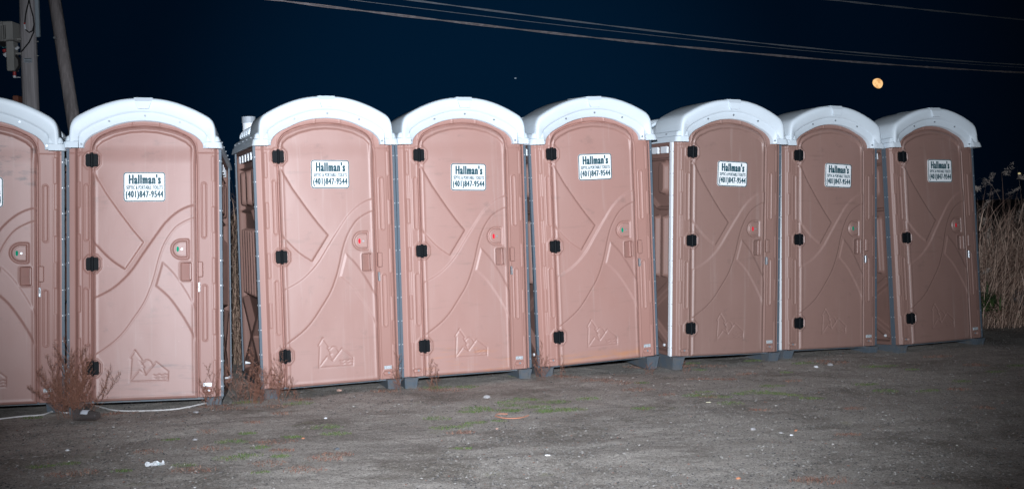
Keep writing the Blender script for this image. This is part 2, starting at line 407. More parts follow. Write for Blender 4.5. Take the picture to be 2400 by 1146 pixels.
OK = [(0, 2.293), (.112, 2.289), (.222, 2.267), (.332, 2.228), (.43, 2.180), (.49, 2.140), (.517, 2.090), (.526, 2.02), (.53, 1.918)]
MK = [(0, 2.189), (.10, 2.182), (.20, 2.158), (.30, 2.120), (.375, 2.083), (.43, 2.045), (.452, 2.02), (.458, 1.98), (.46, 1.918)]
LK = [(0, 2.126), (.10, 2.118), (.20, 2.094), (.29, 2.055), (.36, 2.020), (.40, 1.988), (.42, 1.962), (.428, 1.94), (.43, 1.918)]
def make_roof(parent):
    def full(K):
        s = spline(K, 6); return np.array([(-x, z) for x, z in s[:0:-1]] + s)
    O, Mi, L = full(OK), full(MK), full(LK)
    rear = O.copy(); rear[:, 1] = np.where(O[:, 1] > 1.99, 1.99 + (O[:, 1] - 1.99) * .62, O[:, 1]); rear[:, 0] *= .985
    def inset(P, k): return P + (Mi - P) * k
    def low(P, dz, kx=1): Q = P.copy(); Q[:, 1] -= dz * (Q[:, 1] > 1.95); Q[:, 0] *= kx; return Q
    rows = [(L, .04), (L, -.040), (L + (Mi - L) * .08, -.046), (L + (Mi - L) * .90, -.050), (L + (Mi - L) * .97, -.053), (Mi + (O - Mi) * .04, -.064),
            (Mi + (O - Mi) * .12, -.068), (inset(O, .42), -.084), (inset(O, .22), -.086), (inset(O, .10), -.080), (inset(O, .03), -.066), (O, -.045), (O, -.01), (O, .38),
            (low(O, .006, .995), .41), (low(O, .025, .98), .435), (rear, .455), (rear, 1.10), (low(rear, .02, .99), 1.15), (low(rear, .06, .97), 1.19), (low(rear, .09, .95) * np.array([1, 1]), 1.20)]
    n = len(O); v = []; f = []
    for P, y in rows: v += [(x, y, z) for x, z in P]
    for r in range(len(rows) - 1):
        for i in range(n - 1):
            a = r * n + i; f.append((a, a + n, a + n + 1, a + 1))
    # closing wall at the rear
    base = (len(rows) - 1) * n; k = len(v); v += [(x * .95, 1.20, 1.918) for x, z in O]
    for i in range(n - 1): f.append((base + i, k + i, k + i + 1, base + i + 1))
    r = mesh_obj('roof', v, f, M_roof, parent, True)
    # stepped eave running round the sides and back, returning at the front corners
    prof = [(1.918, .0), (1.912, .047), (1.958, .036), (1.966, .026), (1.978, .024), (2.000, .018), (2.008, .010), (2.010, 0.0)]
    path = []
    def corner(cx, cy, rr, a0, a1, k=6):
        return [(cx + rr * math.cos(a0 + (a1 - a0) * i / k), cy + rr * math.sin(a0 + (a1 - a0) * i / k)) for i in range(k + 1)]
    v = []; f = []; npth = None
    for z, o in prof:
        o = o + (0.008 if o == 0 and z > 2 else 0)
        X0 = .530 + o; Y0 = -.050 - o; Y1 = 1.20 + o; rr = .02 + o * .5
        flare = (z < 1.95) * 0
        pth = [(-.458 - .4 * (2.01 - z) * 0 + .0, Y0)] + corner(-X0 + rr, Y0 + rr, rr, -math.pi / 2, -math.pi) + corner(-X0 + rr, Y1 - rr, rr, math.pi, math.pi / 2) + \
              corner(X0 - rr, Y1 - rr, rr, math.pi / 2, 0) + corner(X0 - rr, Y0 + rr, rr, 0, -math.pi / 2) + [(.458, Y0)]
        npth = len(pth); v += [(x, y, z) for x, y in pth]
    for q in range(len(prof) - 1):
        for i in range(npth - 1):
            a = q * npth + i; f.append((a, a + 1, a + npth + 1, a + npth))
    k = len(v)      # close the two front ends and the top
    for e in (0, npth - 1):
        ids = [q * npth + e for q in range(len(prof))]
        x = v[e][0]; v.append((x, -.03, 1.918)); v.append((x, -.03, 2.010))
        f.append(tuple(ids + [len(v) - 1, len(v) - 2]))
    t0 = (len(prof) - 1) * npth; k = len(v)
    v += [(x * .93, y + (.06 if y < .5 else -.06), 2.012) for x, y, z in v[t0:t0 + npth]]
    for i in range(npth - 1): f.append((t0 + i, t0 + i + 1, k + i + 1, k + i))
    ev = mesh_obj('eave', v, f, M_roof, r, False)
    # keystone
    b = MB()
    y0 = -.094
    b.add([(-.036, y0 - .001, 2.206), (.042, y0 - .001, 2.206), (.062, y0, 2.262), (-.056, y0, 2.262), (-.066, -.072, 2.294), (.070, -.072, 2.294), (.072, .36, 2.299), (-.068, .36, 2.299),
           (-.036, -.06, 2.206), (.042, -.06, 2.206), (-.066, .36, 2.28), (.070, .36, 2.28), (-.060, -.06, 2.262), (.066, -.06, 2.262)],
          [(0, 1, 2, 3), (3, 2, 5, 4), (4, 5, 6, 7), (0, 3, 12, 8), (1, 9, 13, 2), (0, 8, 9, 1), (6, 11, 10, 7), (3, 4, 7, 10, 12), (2, 13, 11, 6, 5)])
    b.build('keystone', M_roof, r)
    for (x, z) in [(-.443, 1.945), (-.245, 2.118), (.012, 2.160), (.262, 2.114), (.443, 1.945)]:
        b = MB(); b.tube([(x, -.055, z), (x, -.045, z)], .0085, 10); b.build('bolt', M_bolt, r)
    for s in (-1, 1):
        for k in range(5):
            b = MB(); b.tube([(s * .565, .12 + k * .24, 1.985), (s * .545, .12 + k * .24, 1.985)], .007, 8); b.build('rivet', M_bolt, r)
    # louvre ribs on the rear half of the roof
    b = MB()
    for k in range(5):
        y = .53 + k * .12
        P = rear[8:-8]; pts = [(x, y, z + .012) for x, z in P]
        b.tube(pts, .016, 6)
    b.build('roof_ribs', M_roof, r, True)
    b = MB(); b.tube([(-.455, .95, 1.96), (-.455, .95, 2.165)], .052, 20); b.tube([(-.455, .95, 2.163), (-.455, .95, 2.217)], .057, 20, m=1)
    b.build('vent_pipe', [M_pvc, M_pvcc], parent, False)
    return r
def make_base(parent):
    b = MB(); b.box(-.552, .552, .034, 1.16, .027, .043)
    base = b.build('base', M_base, parent)
    for s in (-1, 1):
        b = MB(); x0, x1 = s * .490 - .058, s * .490 + .058
        V = [(x0, -.012, .040), (x1, -.012, .040), (x1 - .012, -.028, -.0), (x0 + .012, -.028, -.0), (x1 - .008, .03, -.078), (x0 + .008, .03, -.078)]
        n0 = [(x0, -.02, .040), (x1, -.02, .040), (x1, 1.19, .040), (x0, 1.19, .040), (x0 + .012, .02, -.078), (x1 - .012, .02, -.078), (x1 - .012, 1.15, -.078), (x0 + .012, 1.15, -.078)]
        b.add(n0, [(0, 1, 2, 3), (7, 6, 5, 4), (0, 4, 5, 1), (1, 5, 6, 2), (2, 6, 7, 3), (3, 7, 4, 0)])
        # raised frame on the sloping front end
        def fr(u, t, o): # u across, t down the slope
            x = x0 + .006 + (x1 - x0 - .012) * u; return (x, -.02 + .04 * t - o, .040 - .118 * t)
        for (u0, u1, t0, t1) in ((.06, .94, .06, .22), (.06, .24, .22, .95), (.76, .94, .22, .95)):
            q = [fr(u0, t0, .008), fr(u1, t0, .008), fr(u1, t1, .008), fr(u0, t1, .008), fr(u0, t0, -.002), fr(u1, t0, -.002), fr(u1, t1, -.002), fr(u0, t1, -.002)]
            b.add(q, [(0, 3, 2, 1), (0, 1, 5, 4), (1, 2, 6, 5), (2, 3, 7, 6), (3, 0, 4, 7)])
        b.build('skid', M_base, base)
    return base
# --- sign ---
def text_mesh(name, body, w_, h_, cx, cz, y, off, spc, parent, mt, fat):
    cu = bpy.data.curves.new(name, 'FONT'); cu.body = body; cu.size = 1; cu.offset = off; cu.space_character = spc; cu.resolution_u = 3
    o = bpy.data.objects.new(name, cu); sc.collection.objects.link(o)
    bpy.context.view_layer.update()
    me = bpy.data.meshes.new_from_object(o.evaluated_get(bpy.context.evaluated_depsgraph_get()))
    bpy.data.objects.remove(o)
    co = np.zeros(len(me.vertices) * 3, np.float32); me.vertices.foreach_get('co', co); co = co.reshape(-1, 3)
    lo, hi = co.min(0), co.max(0)
    X = (co[:, 0] - (lo[0] + hi[0]) / 2) / (hi[0] - lo[0]) * (w_ - 2 * fat) + cx
    Zc = (co[:, 1] - (lo[1] + hi[1]) / 2) / (hi[1] - lo[1]) * h_ + cz
    co = np.stack([X, np.full_like(X, y), Zc], 1).astype(np.float32)
    fs = [tuple(p.vertices) for p in me.polygons]; V = []; F = []; nn = max(3, int(fat / .0009) * 2 + 1)
    for k in range(nn):      # heavy condensed strokes
        d = -fat + 2 * fat * k / (nn - 1); b0 = len(V)
        V += [(x + d, yy - .00004 * k, z) for x, yy, z in co.tolist()]; F += [tuple(i + b0 for i in f_) for f_ in fs]
    r = mesh_obj(name, V, F, mt, parent)
    return r
def rrect(hx, hz, r, k=5):
    o = []
    for (cx, cz, a) in ((hx - r, hz - r, 0), (-hx + r, hz - r, 90), (-hx + r, -hz + r, 180), (hx - r, -hz + r, 270)):
        for i in range(k + 1):
            q = R(a + 90 * i / k); o.append((cx + r * math.cos(q), cz + r * math.sin(q)))
    return o
def make_sign(parent):
    W, H = .302, .222
    b = MB(); P = rrect(W / 2, H / 2, .024)[::-1]; b.prism(P, -.003, .006)
    s = b.build('sign', M_white, parent)
    Q1 = rrect(W / 2 - .001, H / 2 - .001, .023); Q2 = rrect(W / 2 - .008, H / 2 - .008, .017); n = len(Q1)
    v = [(x, -.0042, z) for x, z in Q1] + [(x, -.0042, z) for x, z in Q2]
    mesh_obj('sign_border', v, [(i, n + i, n + (i + 1) % n, (i + 1) % n) for i in range(n)], M_teal, s)
    def nx(px): return ((px - 105) / 1145 - .5) * W
    def nz(py): return (.5 - (py - 145) / 820) * H
    def T(body, x0, x1, y0, y1, off, spc, nm, fat):
        text_mesh(nm, body, nx(x1) - nx(x0), nz(y0) - nz(y1), (nx(x0) + nx(x1)) / 2, (nz(y0) + nz(y1)) / 2, -.0045, off, spc, s, M_teal, fat)
    T("Hallman's", 250, 1130, 205, 478, .020, 1.22, 'lettering', .0030)
    T("SEPTIC & PORTABLE TOILETS", 185, 1180, 520, 622, .010, 1.12, 'lettering', .0009)
    T("(401)847-9544", 165, 1195, 662, 905, .015, 1.18, 'lettering', .0021)
    return s

# x, y, z (camera height = 0), yaw, pitch, roll ; sign offset x, z, tilt ; latch colour ; label ; trims with a painted flash glint
UN = [
 [-3.8977, 8.0752, -1.4044, 19.133, 1.148, 1.706, -.003, 1.602, 0.0, 'g', 'leftmost tan portable toilet, cut off by the photo edge, dark scuffs at its door top', ()],
 [-2.7462, 8.2158, -1.4072, 11.137, -5.031, .732, .001, 1.628, 0.0, 'g', 'tan portable toilet, green dial, between the tallest dried weed and the wide gap', ()],
 [-1.4277, 8.7138, -1.3934, 20.878, -.083, -.484, .024, 1.688, -1.2, 'r', 'tan portable toilet right of the wide gap, its left side and vent pipe visible', ()],
 [-.3743, 9.0822, -1.3848, 19.680, -.980, -.151, .038, 1.647, -1.5, 'r', 'tan portable toilet with red dial, white-roofed left neighbour also red dialled, fourth from left', ()],
 [.7382, 9.4881, -1.3678, 17.888, 2.111, -2.117, .011, 1.707, -.4, 'g', 'tan portable toilet leaning left, green dial and an orange smear along its door bottom', ()],
 [1.8912, 9.8472, -1.3774, 20.556, .464, 1.351, .025, 1.643, -1.6, 'r', 'brownish portable toilet, red dial, left corner strip white with painted glint, right of the leaning one', ('L',)],
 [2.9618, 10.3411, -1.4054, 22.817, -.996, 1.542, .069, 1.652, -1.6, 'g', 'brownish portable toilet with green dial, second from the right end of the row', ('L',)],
 [4.1313, 10.6882, -1.4091, 23.243, -3.160, -.304, .075, 1.689, -1.2, 'r', 'brownish portable toilet at the far right end of the row beside the reeds', ()],
]
proto = thing('portable_toilet', 'x', 'portable toilet', group='portable toilets standing in a row')
door = make_door(proto); make_front(proto)
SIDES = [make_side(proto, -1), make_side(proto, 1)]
b = MB(); b.box(-.535, .535, 1.135, 1.150, .045, 1.93); b.build('rear_panel', M_body, proto)
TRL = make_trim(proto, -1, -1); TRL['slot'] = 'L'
make_trim(proto, 1, -1); make_trim(proto, -1, 1); make_trim(proto, 1, 1)
make_roof(proto); make_base(proto)
sign = make_sign(door); sign['slot'] = 'S'
ind = indicator([c for c in door.children if c.name.startswith('latch_plate')][0], M_red); ind['slot'] = 'I'
for o in list(door.children_recursive):        # at most two levels below the thing
    pass
me_red = ind.data; me_green = me_red.copy(); me_green.materials.clear(); me_green.materials.append(M_green)
browned = {}
def browned_data(me):
    if me.name not in browned:
        c = me.copy()
        for k, m_ in enumerate(c.materials):
            if m_ in (M_door, M_body): c.materials[k] = BROWNED[m_]
        browned[me.name] = c
    return browned[me.name]
darkened = {}
def darkened_data(me):
    if me.name not in darkened:
        c = me.copy()
        for k, m_ in enumerate(c.materials):
            if m_ in DARKENED: c.materials[k] = DARKENED[m_]
        darkened[me.name] = c
    return darkened[me.name]
DARKENED = {M_door: browner(M_door, .86, 1.0, .95), M_body: browner(M_body, .86, 1.0, .95)}  # two leftmost units: a darker, slightly redder copy of the plastic
BROWNED = {M_door: browner(M_door, .80), M_body: browner(M_body, .80)}  # three rightmost units: a darker, browner copy of the plastic
me_tr_glint = TRL.data.copy(); me_tr_glint.materials[0] = M_trim_glint
def flat_children(o): return [c for c in o.children]
def copy_tree(o, parent):
    c = o.copy(); sc.collection.objects.link(c); c.parent = parent
    for ch in list(o.children): copy_tree(ch, c)
    return c
def door_variant(mb_, col, zlo, zhi, scl, lo, hi, fac, xr=None):
    m = mb_.copy(); t = m.node_tree; b = t.nodes['Principled BSDF']; cur = b.inputs['Base Color'].links[0].from_socket
    co = t.nodes.new('ShaderNodeTexCoord'); mp = t.nodes.new('ShaderNodeMapping'); mp.inputs['Scale'].default_value = scl
    nz = t.nodes.new('ShaderNodeTexNoise'); nz.inputs['Scale'].default_value = 1; nz.inputs['Detail'].default_value = 6; nz.inputs['Roughness'].default_value = .65
    t.links.new(co.outputs['Object'], mp.inputs['Vector']); t.links.new(mp.outputs[0], nz.inputs['Vector'])
    r = t.nodes.new('ShaderNodeMapRange'); r.inputs['From Min'].default_value = lo; r.inputs['From Max'].default_value = hi; r.inputs['To Max'].default_value = fac
    t.links.new(nz.outputs['Fac'], r.inputs['Value']); sp = t.nodes.new('ShaderNodeSeparateXYZ'); t.links.new(co.outputs['Object'], sp.inputs[0])
    f = r.outputs[0]
    for (a_, b_) in ((zlo, zlo + .05), (zhi, zhi - .05)):
        q_ = t.nodes.new('ShaderNodeMapRange'); q_.inputs['From Min'].default_value = a_; q_.inputs['From Max'].default_value = b_; t.links.new(sp.outputs['Z'], q_.inputs['Value'])
        mu = t.nodes.new('ShaderNodeMath'); mu.operation = 'MULTIPLY'; t.links.new(f, mu.inputs[0]); t.links.new(q_.outputs[0], mu.inputs[1]); f = mu.outputs[0]
    mx = t.nodes.new('ShaderNodeMix'); mx.data_type = 'RGBA'; t.links.new(f, mx.inputs['Factor']); t.links.new(cur, mx.inputs[6]); mx.inputs[7].default_value = (*col, 1)
    t.links.new(mx.outputs[2], b.inputs['Base Color']); return m
units = []
for i in range(8): units.append(proto if i == 0 else copy_tree(proto, None))
for o, u in zip(units, UN):
    M = Matrix.Translation((u[0], u[1], u[2] + CAMZ)) @ R3(R(u[3]), R(u[4]), R(u[5])).to_4x4()
    o.matrix_basis = M; o['label'] = u[10]
    for c in o.children_recursive:
        s = c.get('slot')
        if UN.index(u) in (0, 1) and c.data and any(m_ in (M_door, M_body) for m_ in c.data.materials): c.data = darkened_data(c.data)
        if UN.index(u) >= 5 and c.data and any(m_ in (M_door, M_body) for m_ in c.data.materials): c.data = browned_data(c.data)
        if c.name.split('.')[0] == 'door' and UN.index(u) in (0, 4, 3, 1):
            k_ = UN.index(u); c.data = c.data.copy()
            c.data.materials[0] = {0: lambda: door_variant(DARKENED[M_door], (.045, .035, .035), 1.62, 2.05, (6, 6, 14), .50, .66, .75), 4: lambda: door_variant(M_door, (.46, .20, .075), .03, .155, (3, 3, 26), .44, .62, .62),
                                   3: lambda: door_variant(M_door, (.42, .18, .09), .0, .30, (4, 4, 40), .54, .66, .6), 1: lambda: door_variant(DARKENED[M_door], (.10, .075, .07), .02, .34, (3, 3, 30), .53, .68, .55)}[k_]()
        if s == 'S': c.location = (u[6], -.0205, u[7]); c.rotation_euler = (0, R(-u[8]), 0)
        if s == 'I': c.data = me_red if u[9] == 'r' else me_green
        if s == 'L' and 'L' in u[11]: c.data = me_tr_glint; c['label'] = 'corner strip with its flash glint painted white'
for o in units:
    for c in o.children_recursive:
        if 'slot' in c: del c['slot']

# ================= ground =================
gx = np.unique(np.concatenate([-np.geomspace(7, 1500, 34)[::-1], np.arange(-6, 7.6, .032), np.geomspace(8, 1500, 34)]))
gy = np.unique(np.concatenate([-np.geomspace(3, 1500, 24)[::-1], np.arange(-2, 4.6, .4), np.arange(4.8, 11.0, .028), np.arange(11.03, 16, .08), np.geomspace(16.2, 1500, 36)]))
GX, GY = np.meshgrid(gx, gy); GZ = ground_h(GX, GY)
near = ((GY > 4.5) & (GY < 13) & (np.abs(GX) < 7.6))
GZ = GZ + near * (.006 * noise_np(GX * 14, GY * 14, 41) + .005 * noise_np(GX * 31, GY * 31, 42))
M_gnd = bpy.data.materials.new('gravelly_dirt'); M_gnd.use_nodes = True
t = M_gnd.node_tree; bs = t.nodes['Principled BSDF']; bs.inputs['Roughness'].default_value = .9; bs.inputs['Specular IOR Level'].default_value = .25
co = t.nodes.new('ShaderNodeTexCoord')
def tnoise(scale, det, rough=.6, rot=0, kind='n'):
    mp = t.nodes.new('ShaderNodeMapping'); mp.inputs['Scale'].default_value = scale if isinstance(scale, tuple) else (scale,) * 3
    if rot:
        m0 = t.nodes.new('ShaderNodeMapping'); m0.inputs['Rotation'].default_value = (0, 0, rot); t.links.new(co.outputs['Object'], m0.inputs['Vector'])
        t.links.new(m0.outputs[0], mp.inputs['Vector'])
    else: t.links.new(co.outputs['Object'], mp.inputs['Vector'])
    if kind == 'n':
        nz = t.nodes.new('ShaderNodeTexNoise'); nz.inputs['Scale'].default_value = 1; nz.inputs['Detail'].default_value = det; nz.inputs['Roughness'].default_value = rough
        t.links.new(mp.outputs[0], nz.inputs['Vector']); return nz.outputs['Fac']
    nz = t.nodes.new('ShaderNodeTexVoronoi'); nz.inputs['Scale'].default_value = 1; t.links.new(mp.outputs[0], nz.inputs['Vector']); return nz
def mixc(cur, fac, lo, hi, col, f1=1.0):
    r = t.nodes.new('ShaderNodeMapRange'); r.inputs['From Min'].default_value = lo; r.inputs['From Max'].default_value = hi; r.inputs['To Max'].default_value = f1
    t.links.new(fac, r.inputs['Value']); mx = t.nodes.new('ShaderNodeMix'); mx.data_type = 'RGBA'
    t.links.new(r.outputs[0], mx.inputs['Factor']); t.links.new(cur, mx.inputs[6]) if not isinstance(cur, tuple) else None
    if isinstance(cur, tuple): mx.inputs[6].default_value = (*cur, 1)
    mx.inputs[7].default_value = (*col, 1); return mx.outputs[2]
c = mixc((0.429, 0.401, 0.367), tnoise(.55, 5), .40, .65, (0.319, 0.296, 0.270))
c = mixc(c, tnoise((.35, 5.5, 1), 5, .65, rot=-.16), .46, .66, (0.487, 0.452, 0.416), .70)      # paler scraped tyre bands
c = mixc(c, tnoise((.8, 9, 1), 5, .7, rot=-.16), .54, .68, (0.220, 0.209, 0.194), .7)
c = mixc(c, tnoise(1.1, 6, .72), .50, .66, (0.145, 0.127, 0.103), .75)                            # damp dark soil
c = mixc(c, tnoise(22, 6, .8), .53, .68, (0.128, 0.122, 0.116), .8)
c = mixc(c, tnoise(48, 5, .85), .54, .66, (0.696, 0.655, 0.605), .85)
c = mixc(c, tnoise(90, 3, .8), .52, .62, (0.070, 0.068, 0.065), .8)
c = mixc(c, tnoise(2.6, 5, .7), .62, .76, (0.186, 0.203, 0.081), .55)                           # thin green moss
c = mixc(c, tnoise(3.3, 5, .7), .66, .76, (0.394, 0.203, 0.140), .5)
v = tnoise(85, 0, kind='v')
c = mixc(c, v.outputs['Color'], .84, .97, (0.766, 0.746, 0.713), .5)
t.links.new(c, bs.inputs['Base Color'])
prev = None
for (s_, det, st, dist) in ((14, 6, .5, .02), (50, 5, .55, .010), (130, 3, .6, .005)):
    bp = t.nodes.new('ShaderNodeBump'); bp.inputs['Strength'].default_value = st; bp.inputs['Distance'].default_value = dist
    t.links.new(tnoise(s_, det, .7), bp.inputs['Height'])
    if prev: t.links.new(prev, bp.inputs['Normal'])
    prev = bp.outputs[0]
t.links.new(prev, bs.inputs['Normal'])
g = grid_obj('ground', GX, GY, GZ, M_gnd, None); g['kind'] = 'structure'
rng = random.Random(7); nr = np.random.default_rng(5)
# swap axes order: rows = y, cols = x -> normals up

# loose gravel
def stones(name, n, xr, yr, smin, smax, mats, wts, kind, seed, ok=None):
    q = np.random.default_rng(seed); V = []; F = []; FM = []
    base = np.array([(1, 0, 0), (0, 1, 0), (-1, 0, 0), (0, -1, 0), (.1, .1, .8), (0, 0, -.8)], float)
    fc = [(0, 1, 4), (1, 2, 4), (2, 3, 4), (3, 0, 4), (1, 0, 5), (2, 1, 5), (3, 2, 5), (0, 3, 5)]
    k = 0
    while k < n:
        y = yr[0] * (yr[1] / yr[0]) ** q.random(); x = y * (q.random() - .5) * 1.02
        if noise_np(np.array(x * 1.1 + 50), np.array(y * 1.1), 77) + .25 * (q.random() - .5) < -.12: continue
        s_ = smin * (smax / smin) ** (q.random() ** 2.2)
        a = q.random() * 6.28; P = base * (1 + .35 * (q.random((6, 3)) - .5)) * s_ * np.array([1, .75, .55])
        P = np.stack([P[:, 0] * math.cos(a) - P[:, 1] * math.sin(a) + x, P[:, 0] * math.sin(a) + P[:, 1] * math.cos(a) + y, P[:, 2]], 1)
        P[:, 2] += float(ground_h(x, y)) + s_ * .15
        o_ = len(V); V += P.tolist(); F += [tuple(i + o_ for i in f_) for f_ in fc]
        mi = q.choice(len(mats), p=wts); FM += [int(mi)] * 8; k += 1
    o = mesh_obj(name, V, F, mats, None, False, FM); tag(o, None, None, kind=kind); return o
MS = [mat('pebble_dark', (.07, .068, .068), .8), mat('pebble_grey', (.20, .195, .19), .8), mat('pebble_pale', (.34, .33, .32), .7), mat('pebble_white', (.55, .55, .54), .5), mat('pebble_red', (.22, .11, .08), .8)]
gv = stones('gravel', 42000, None, (5.2, 14), .003, .011, MS, [.48, .34, .13, .012, .038], 'stuff', 3)
gv['label'] = 'loose fine gravel scattered over the dirt yard'

# tufts
def tufts(name, label, spots, mats, nb, hgt, lean, wid, seed, rad):
    q = random.Random(seed); b = MB()
    for (px, py, s) in spots:
        c = on_ground(px, py)
        for k in range(int(nb * s)):
            a = q.random() * 6.283; r = rad * s * q.random() ** .6
            x, y = c.x + r * math.cos(a) * 1.7, c.y + r * math.sin(a); z = float(ground_h(x, y)) - .003
            h = hgt * (.4 + .9 * q.random()); d = q.random() * 6.283; l = lean * q.random() * h; w = wid * (.6 + .8 * q.random())
            dx, dy = math.cos(d), math.sin(d); p = q.random() * 6.283; wx, wy = math.cos(p) * w, math.sin(p) * w
            m = q.randrange(len(mats))
            b.add([(x - wx, y - wy, z), (x + wx, y + wy, z), (x + dx * l * .4 + wx * .7, y + dy * l * .4 + wy * .7, z + h * .6), (x + dx * l * .4 - wx * .7, y + dy * l * .4 - wy * .7, z + h * .6), (x + dx * l, y + dy * l, z + h)],
                  [(0, 1, 2, 3), (3, 2, 4)], m)
    o = b.build(name, mats); tag(o, label, None, kind='stuff'); return o
G = [mat('moss_green', (.085, .125, .030), .8), mat('grass_green', (.055, .110, .028), .8), mat('grass_dull', (.11, .115, .055), .8)]
Rd = [mat('dead_leaf_red', (.20, .09, .065), .85), mat('dead_leaf_brown', (.14, .08, .06), .85), mat('dead_leaf_tan', (.24, .15, .11), .85)]
gs = [(581,1017,.7),(544,1039,1.2),(541,1076,1.2),(432,1092,.8),(584,1071,1),(683,1027,.8),(765,1004,1.2),(788,1018,1.1),(698,949,1.3),(612,1053,.7),(612,1110,.6),(658,1073,.7),(1116,957,1.2),(1132,961,1),(1100,965,1),(1183,943,.9),(1220,938,1.2),(1240,937,.9),(1204,950,1.3),(1178,964,1.3),(1200,964,1),(1255,955,1.3),(1276,966,1),(1297,942,1.4),(1306,962,1.5),(1341,961,1.2),(1379,935,1),(1024,979,1.1),(1046,1000,1.3),(1083,997,.9),(1113,990,1),(1168,987,.6),(1081,1052,.8),(1021,908,1.4),(1093,907,1.1),(1215,887,.8),(1633,929,1.2),(1652,921,.9),(1781,920,1.7),(1811,905,1.2),(1811,921,1.2),(1903,932,1.1),(1857,925,1.1),(1711,947,1.1),(1687,932,1.1),(1508,959,1),(1505,897,.7),(1887,853,1.3),(1620,853,.9),(1640,866,.7),(1765,848,1),(1844,872,.7),(1735,924,.8),(2043,859,1.1),(2030,900,1.2),(2076,914,1.1),(2178,914,1.1),(2088,858,.8),(2253,893,.9),(2337,869,1.1),(2388,856,1.3),(2140,867,.8),(160,1085,.8),(95,1090,.9),(285,1105,.7),(400,1032,.7),(75,975,.9),(575,945,1.1)]
tufts('moss_patches', 'low green moss and grass patches on the dirt', gs, G, 190, .013, .9, .0022, 11, .055)
rs = [(173,1108,1.6),(349,1061,1),(494,1055,1.2),(643,1041,1.5),(630,1089,1.1),(449,1105,1.5),(660,1061,.8),(487,1015,.8),(758,1080,1.1),(715,1105,1.2),(786,1068,1.1),(660,972,.9),(593,995,.7),(506,954,1.3),(540,960,1.5),(640,955,1.4),(1081,1011,1),(1401,894,1.5),(1459,898,1.4),(1495,915,1.4),(1499,858,1.5),(1322,886,1.4),(1295,884,1.2),(1639,887,1.1),(1697,889,1.1),(1671,859,1.2),(1927,1122,1.7),(1900,1121,.9),(1857,891,.8),(1954,852,1.3),(1920,849,1.1),(1988,1019,.8),(1750,875,.9),(1564,929,.7),(1663,933,.8),(1783,960,.8),(2287,856,1.2),(2000,959,.9),(2246,910,.9),(2306,957,.8),(2197,836,1.4),(1000,913,1.5),(1050,915,1.6),(900,920,1.2),(240,970,1.2),(290,965,1.2),(1545,850,1.1),(1610,858,1),(700,940,1.2)]
tufts('dead_leaf_litter', 'rust red dead weed litter lying in patches on the dirt', rs, Rd, 130, .016, 2.2, .0022, 12, .06)

# ---------------- dried weeds ----------------
M_stem = mat('dried_stem', (.26, .125, .085), .8); M_stem2 = mat('dried_stem_pale', (.30, .17, .12), .8)
M_lf = mat('dried_leaf', (.20, .085, .058), .85); M_lf2 = mat('dried_leaf_pale', (.33, .17, .12), .85)
def weed(name, label, px, yy, height, spread, nst, seed, group='dried weeds at the feet of the toilets', mess=.0, leafn=26, dy=0.0, tip=None):
    q = random.Random(seed); p0 = at_depth(px, 900, yy); p0.z = float(ground_h(p0.x, p0.y))
    root = thing(name, label, 'weed', p0, group); st = MB(); lf = MB()
    for k in range(nst):
        a = q.random() * 6.283; rr = q.random() ** .6; sp = spread * rr
        tx, ty = math.cos(a) * sp, math.sin(a) * sp * .35 - .01
        h = height * (1 - .45 * rr ** 1.6) * q.uniform(.62, 1.0)
        if k == 0: h = height; tx *= .15
        tangled = q.random() < mess
        cx, cy = tx * q.uniform(.15, .5) + q.uniform(-.03, .03), q.uniform(-.05, .05); ph = q.random() * 6; n = 12; pts = []
        if tangled: tx *= q.uniform(.6, 1.7); h *= q.uniform(.5, .95)
        for i in range(n):
            u = i / (n - 1); z = h * (math.sin(u * math.pi * .72) if tangled else u)
            pts.append(Vector((cx + (tx - cx * .5) * u ** 1.25 + .010 * math.sin(ph + u * 9) * h / .3, cy + ty * u + .006 * math.cos(ph + u * 8), z - .012)))
        r0 = .0007 + .0021 * h
        st.tube(pts, [r0 * (1 - .72 * i / (n - 1)) for i in range(n)], 3, cap=False)
        nb = int((5 + 26 * h) * (.6 if tangled else 1) * leafn / 26)
        for j in range(nb):
            u = .12 + .84 * (j + q.random()) / nb; f = u * (n - 1); i = min(int(f), n - 2); bp = pts[i].lerp(pts[i + 1], f - i)
            az = q.random() * 6.283; up = q.uniform(-.2, .8) if tangled else q.uniform(.5, 1.3)
            d = Vector((math.cos(az), math.sin(az) * .7, up)).normalized(); L = (.025 + h * .30 * (1.08 - u)) * q.uniform(.5, 1.15)
            m4 = [bp, bp + d * L * .35 + Vector((0, 0, .004)), bp + d * L * .7 + Vector((0, 0, .18 * L)), bp + d * L * .92 + Vector((0, 0, (.34 if not tangled else .05) * L))]
            st.tube(m4, [.0009, .0008, .0006, .0004], 3, cap=False)
            for m_ in range(int(L / .0050 * (.45 if tangled else 1))):
                uu = .15 + .85 * q.random(); g3 = uu * 3; ii = min(int(g3), 2); leaf(lf, m4[ii].lerp(m4[ii + 1], g3 - ii), q, q.uniform(.007, .014), .0013)
        for m_ in range(int(h * 70)):      # the seed spike at the stem's tip
            u = 1 - .35 * q.random() ** 1.3; f = u * (n - 1); i = min(int(f), n - 2); leaf(lf, pts[i].lerp(pts[i + 1], f - i), q, q.uniform(.007, .015), .0014)
    st.build('stems', M_stem, root); lf.build('dry_leaves', [M_lf, M_lf2], root)
    return root
def leaf(mb, p, q, L, W=.0024, m=None):
    d = Vector((q.uniform(-1, 1), q.uniform(-1, 1), q.uniform(-.5, 1))).normalized(); s = d.cross(Vector((q.uniform(-1, 1), q.uniform(-1, 1), q.uniform(-1, 1)))).normalized() * W
    c = d * L + Vector((0, 0, -.25 * L)) * q.random()
    mb.add([p - s * .3, p + d * L * .5 + s, p + c, p + d * L * .5 - s], [(0, 1, 2, 3)], q.randrange(2) if m is None else m)
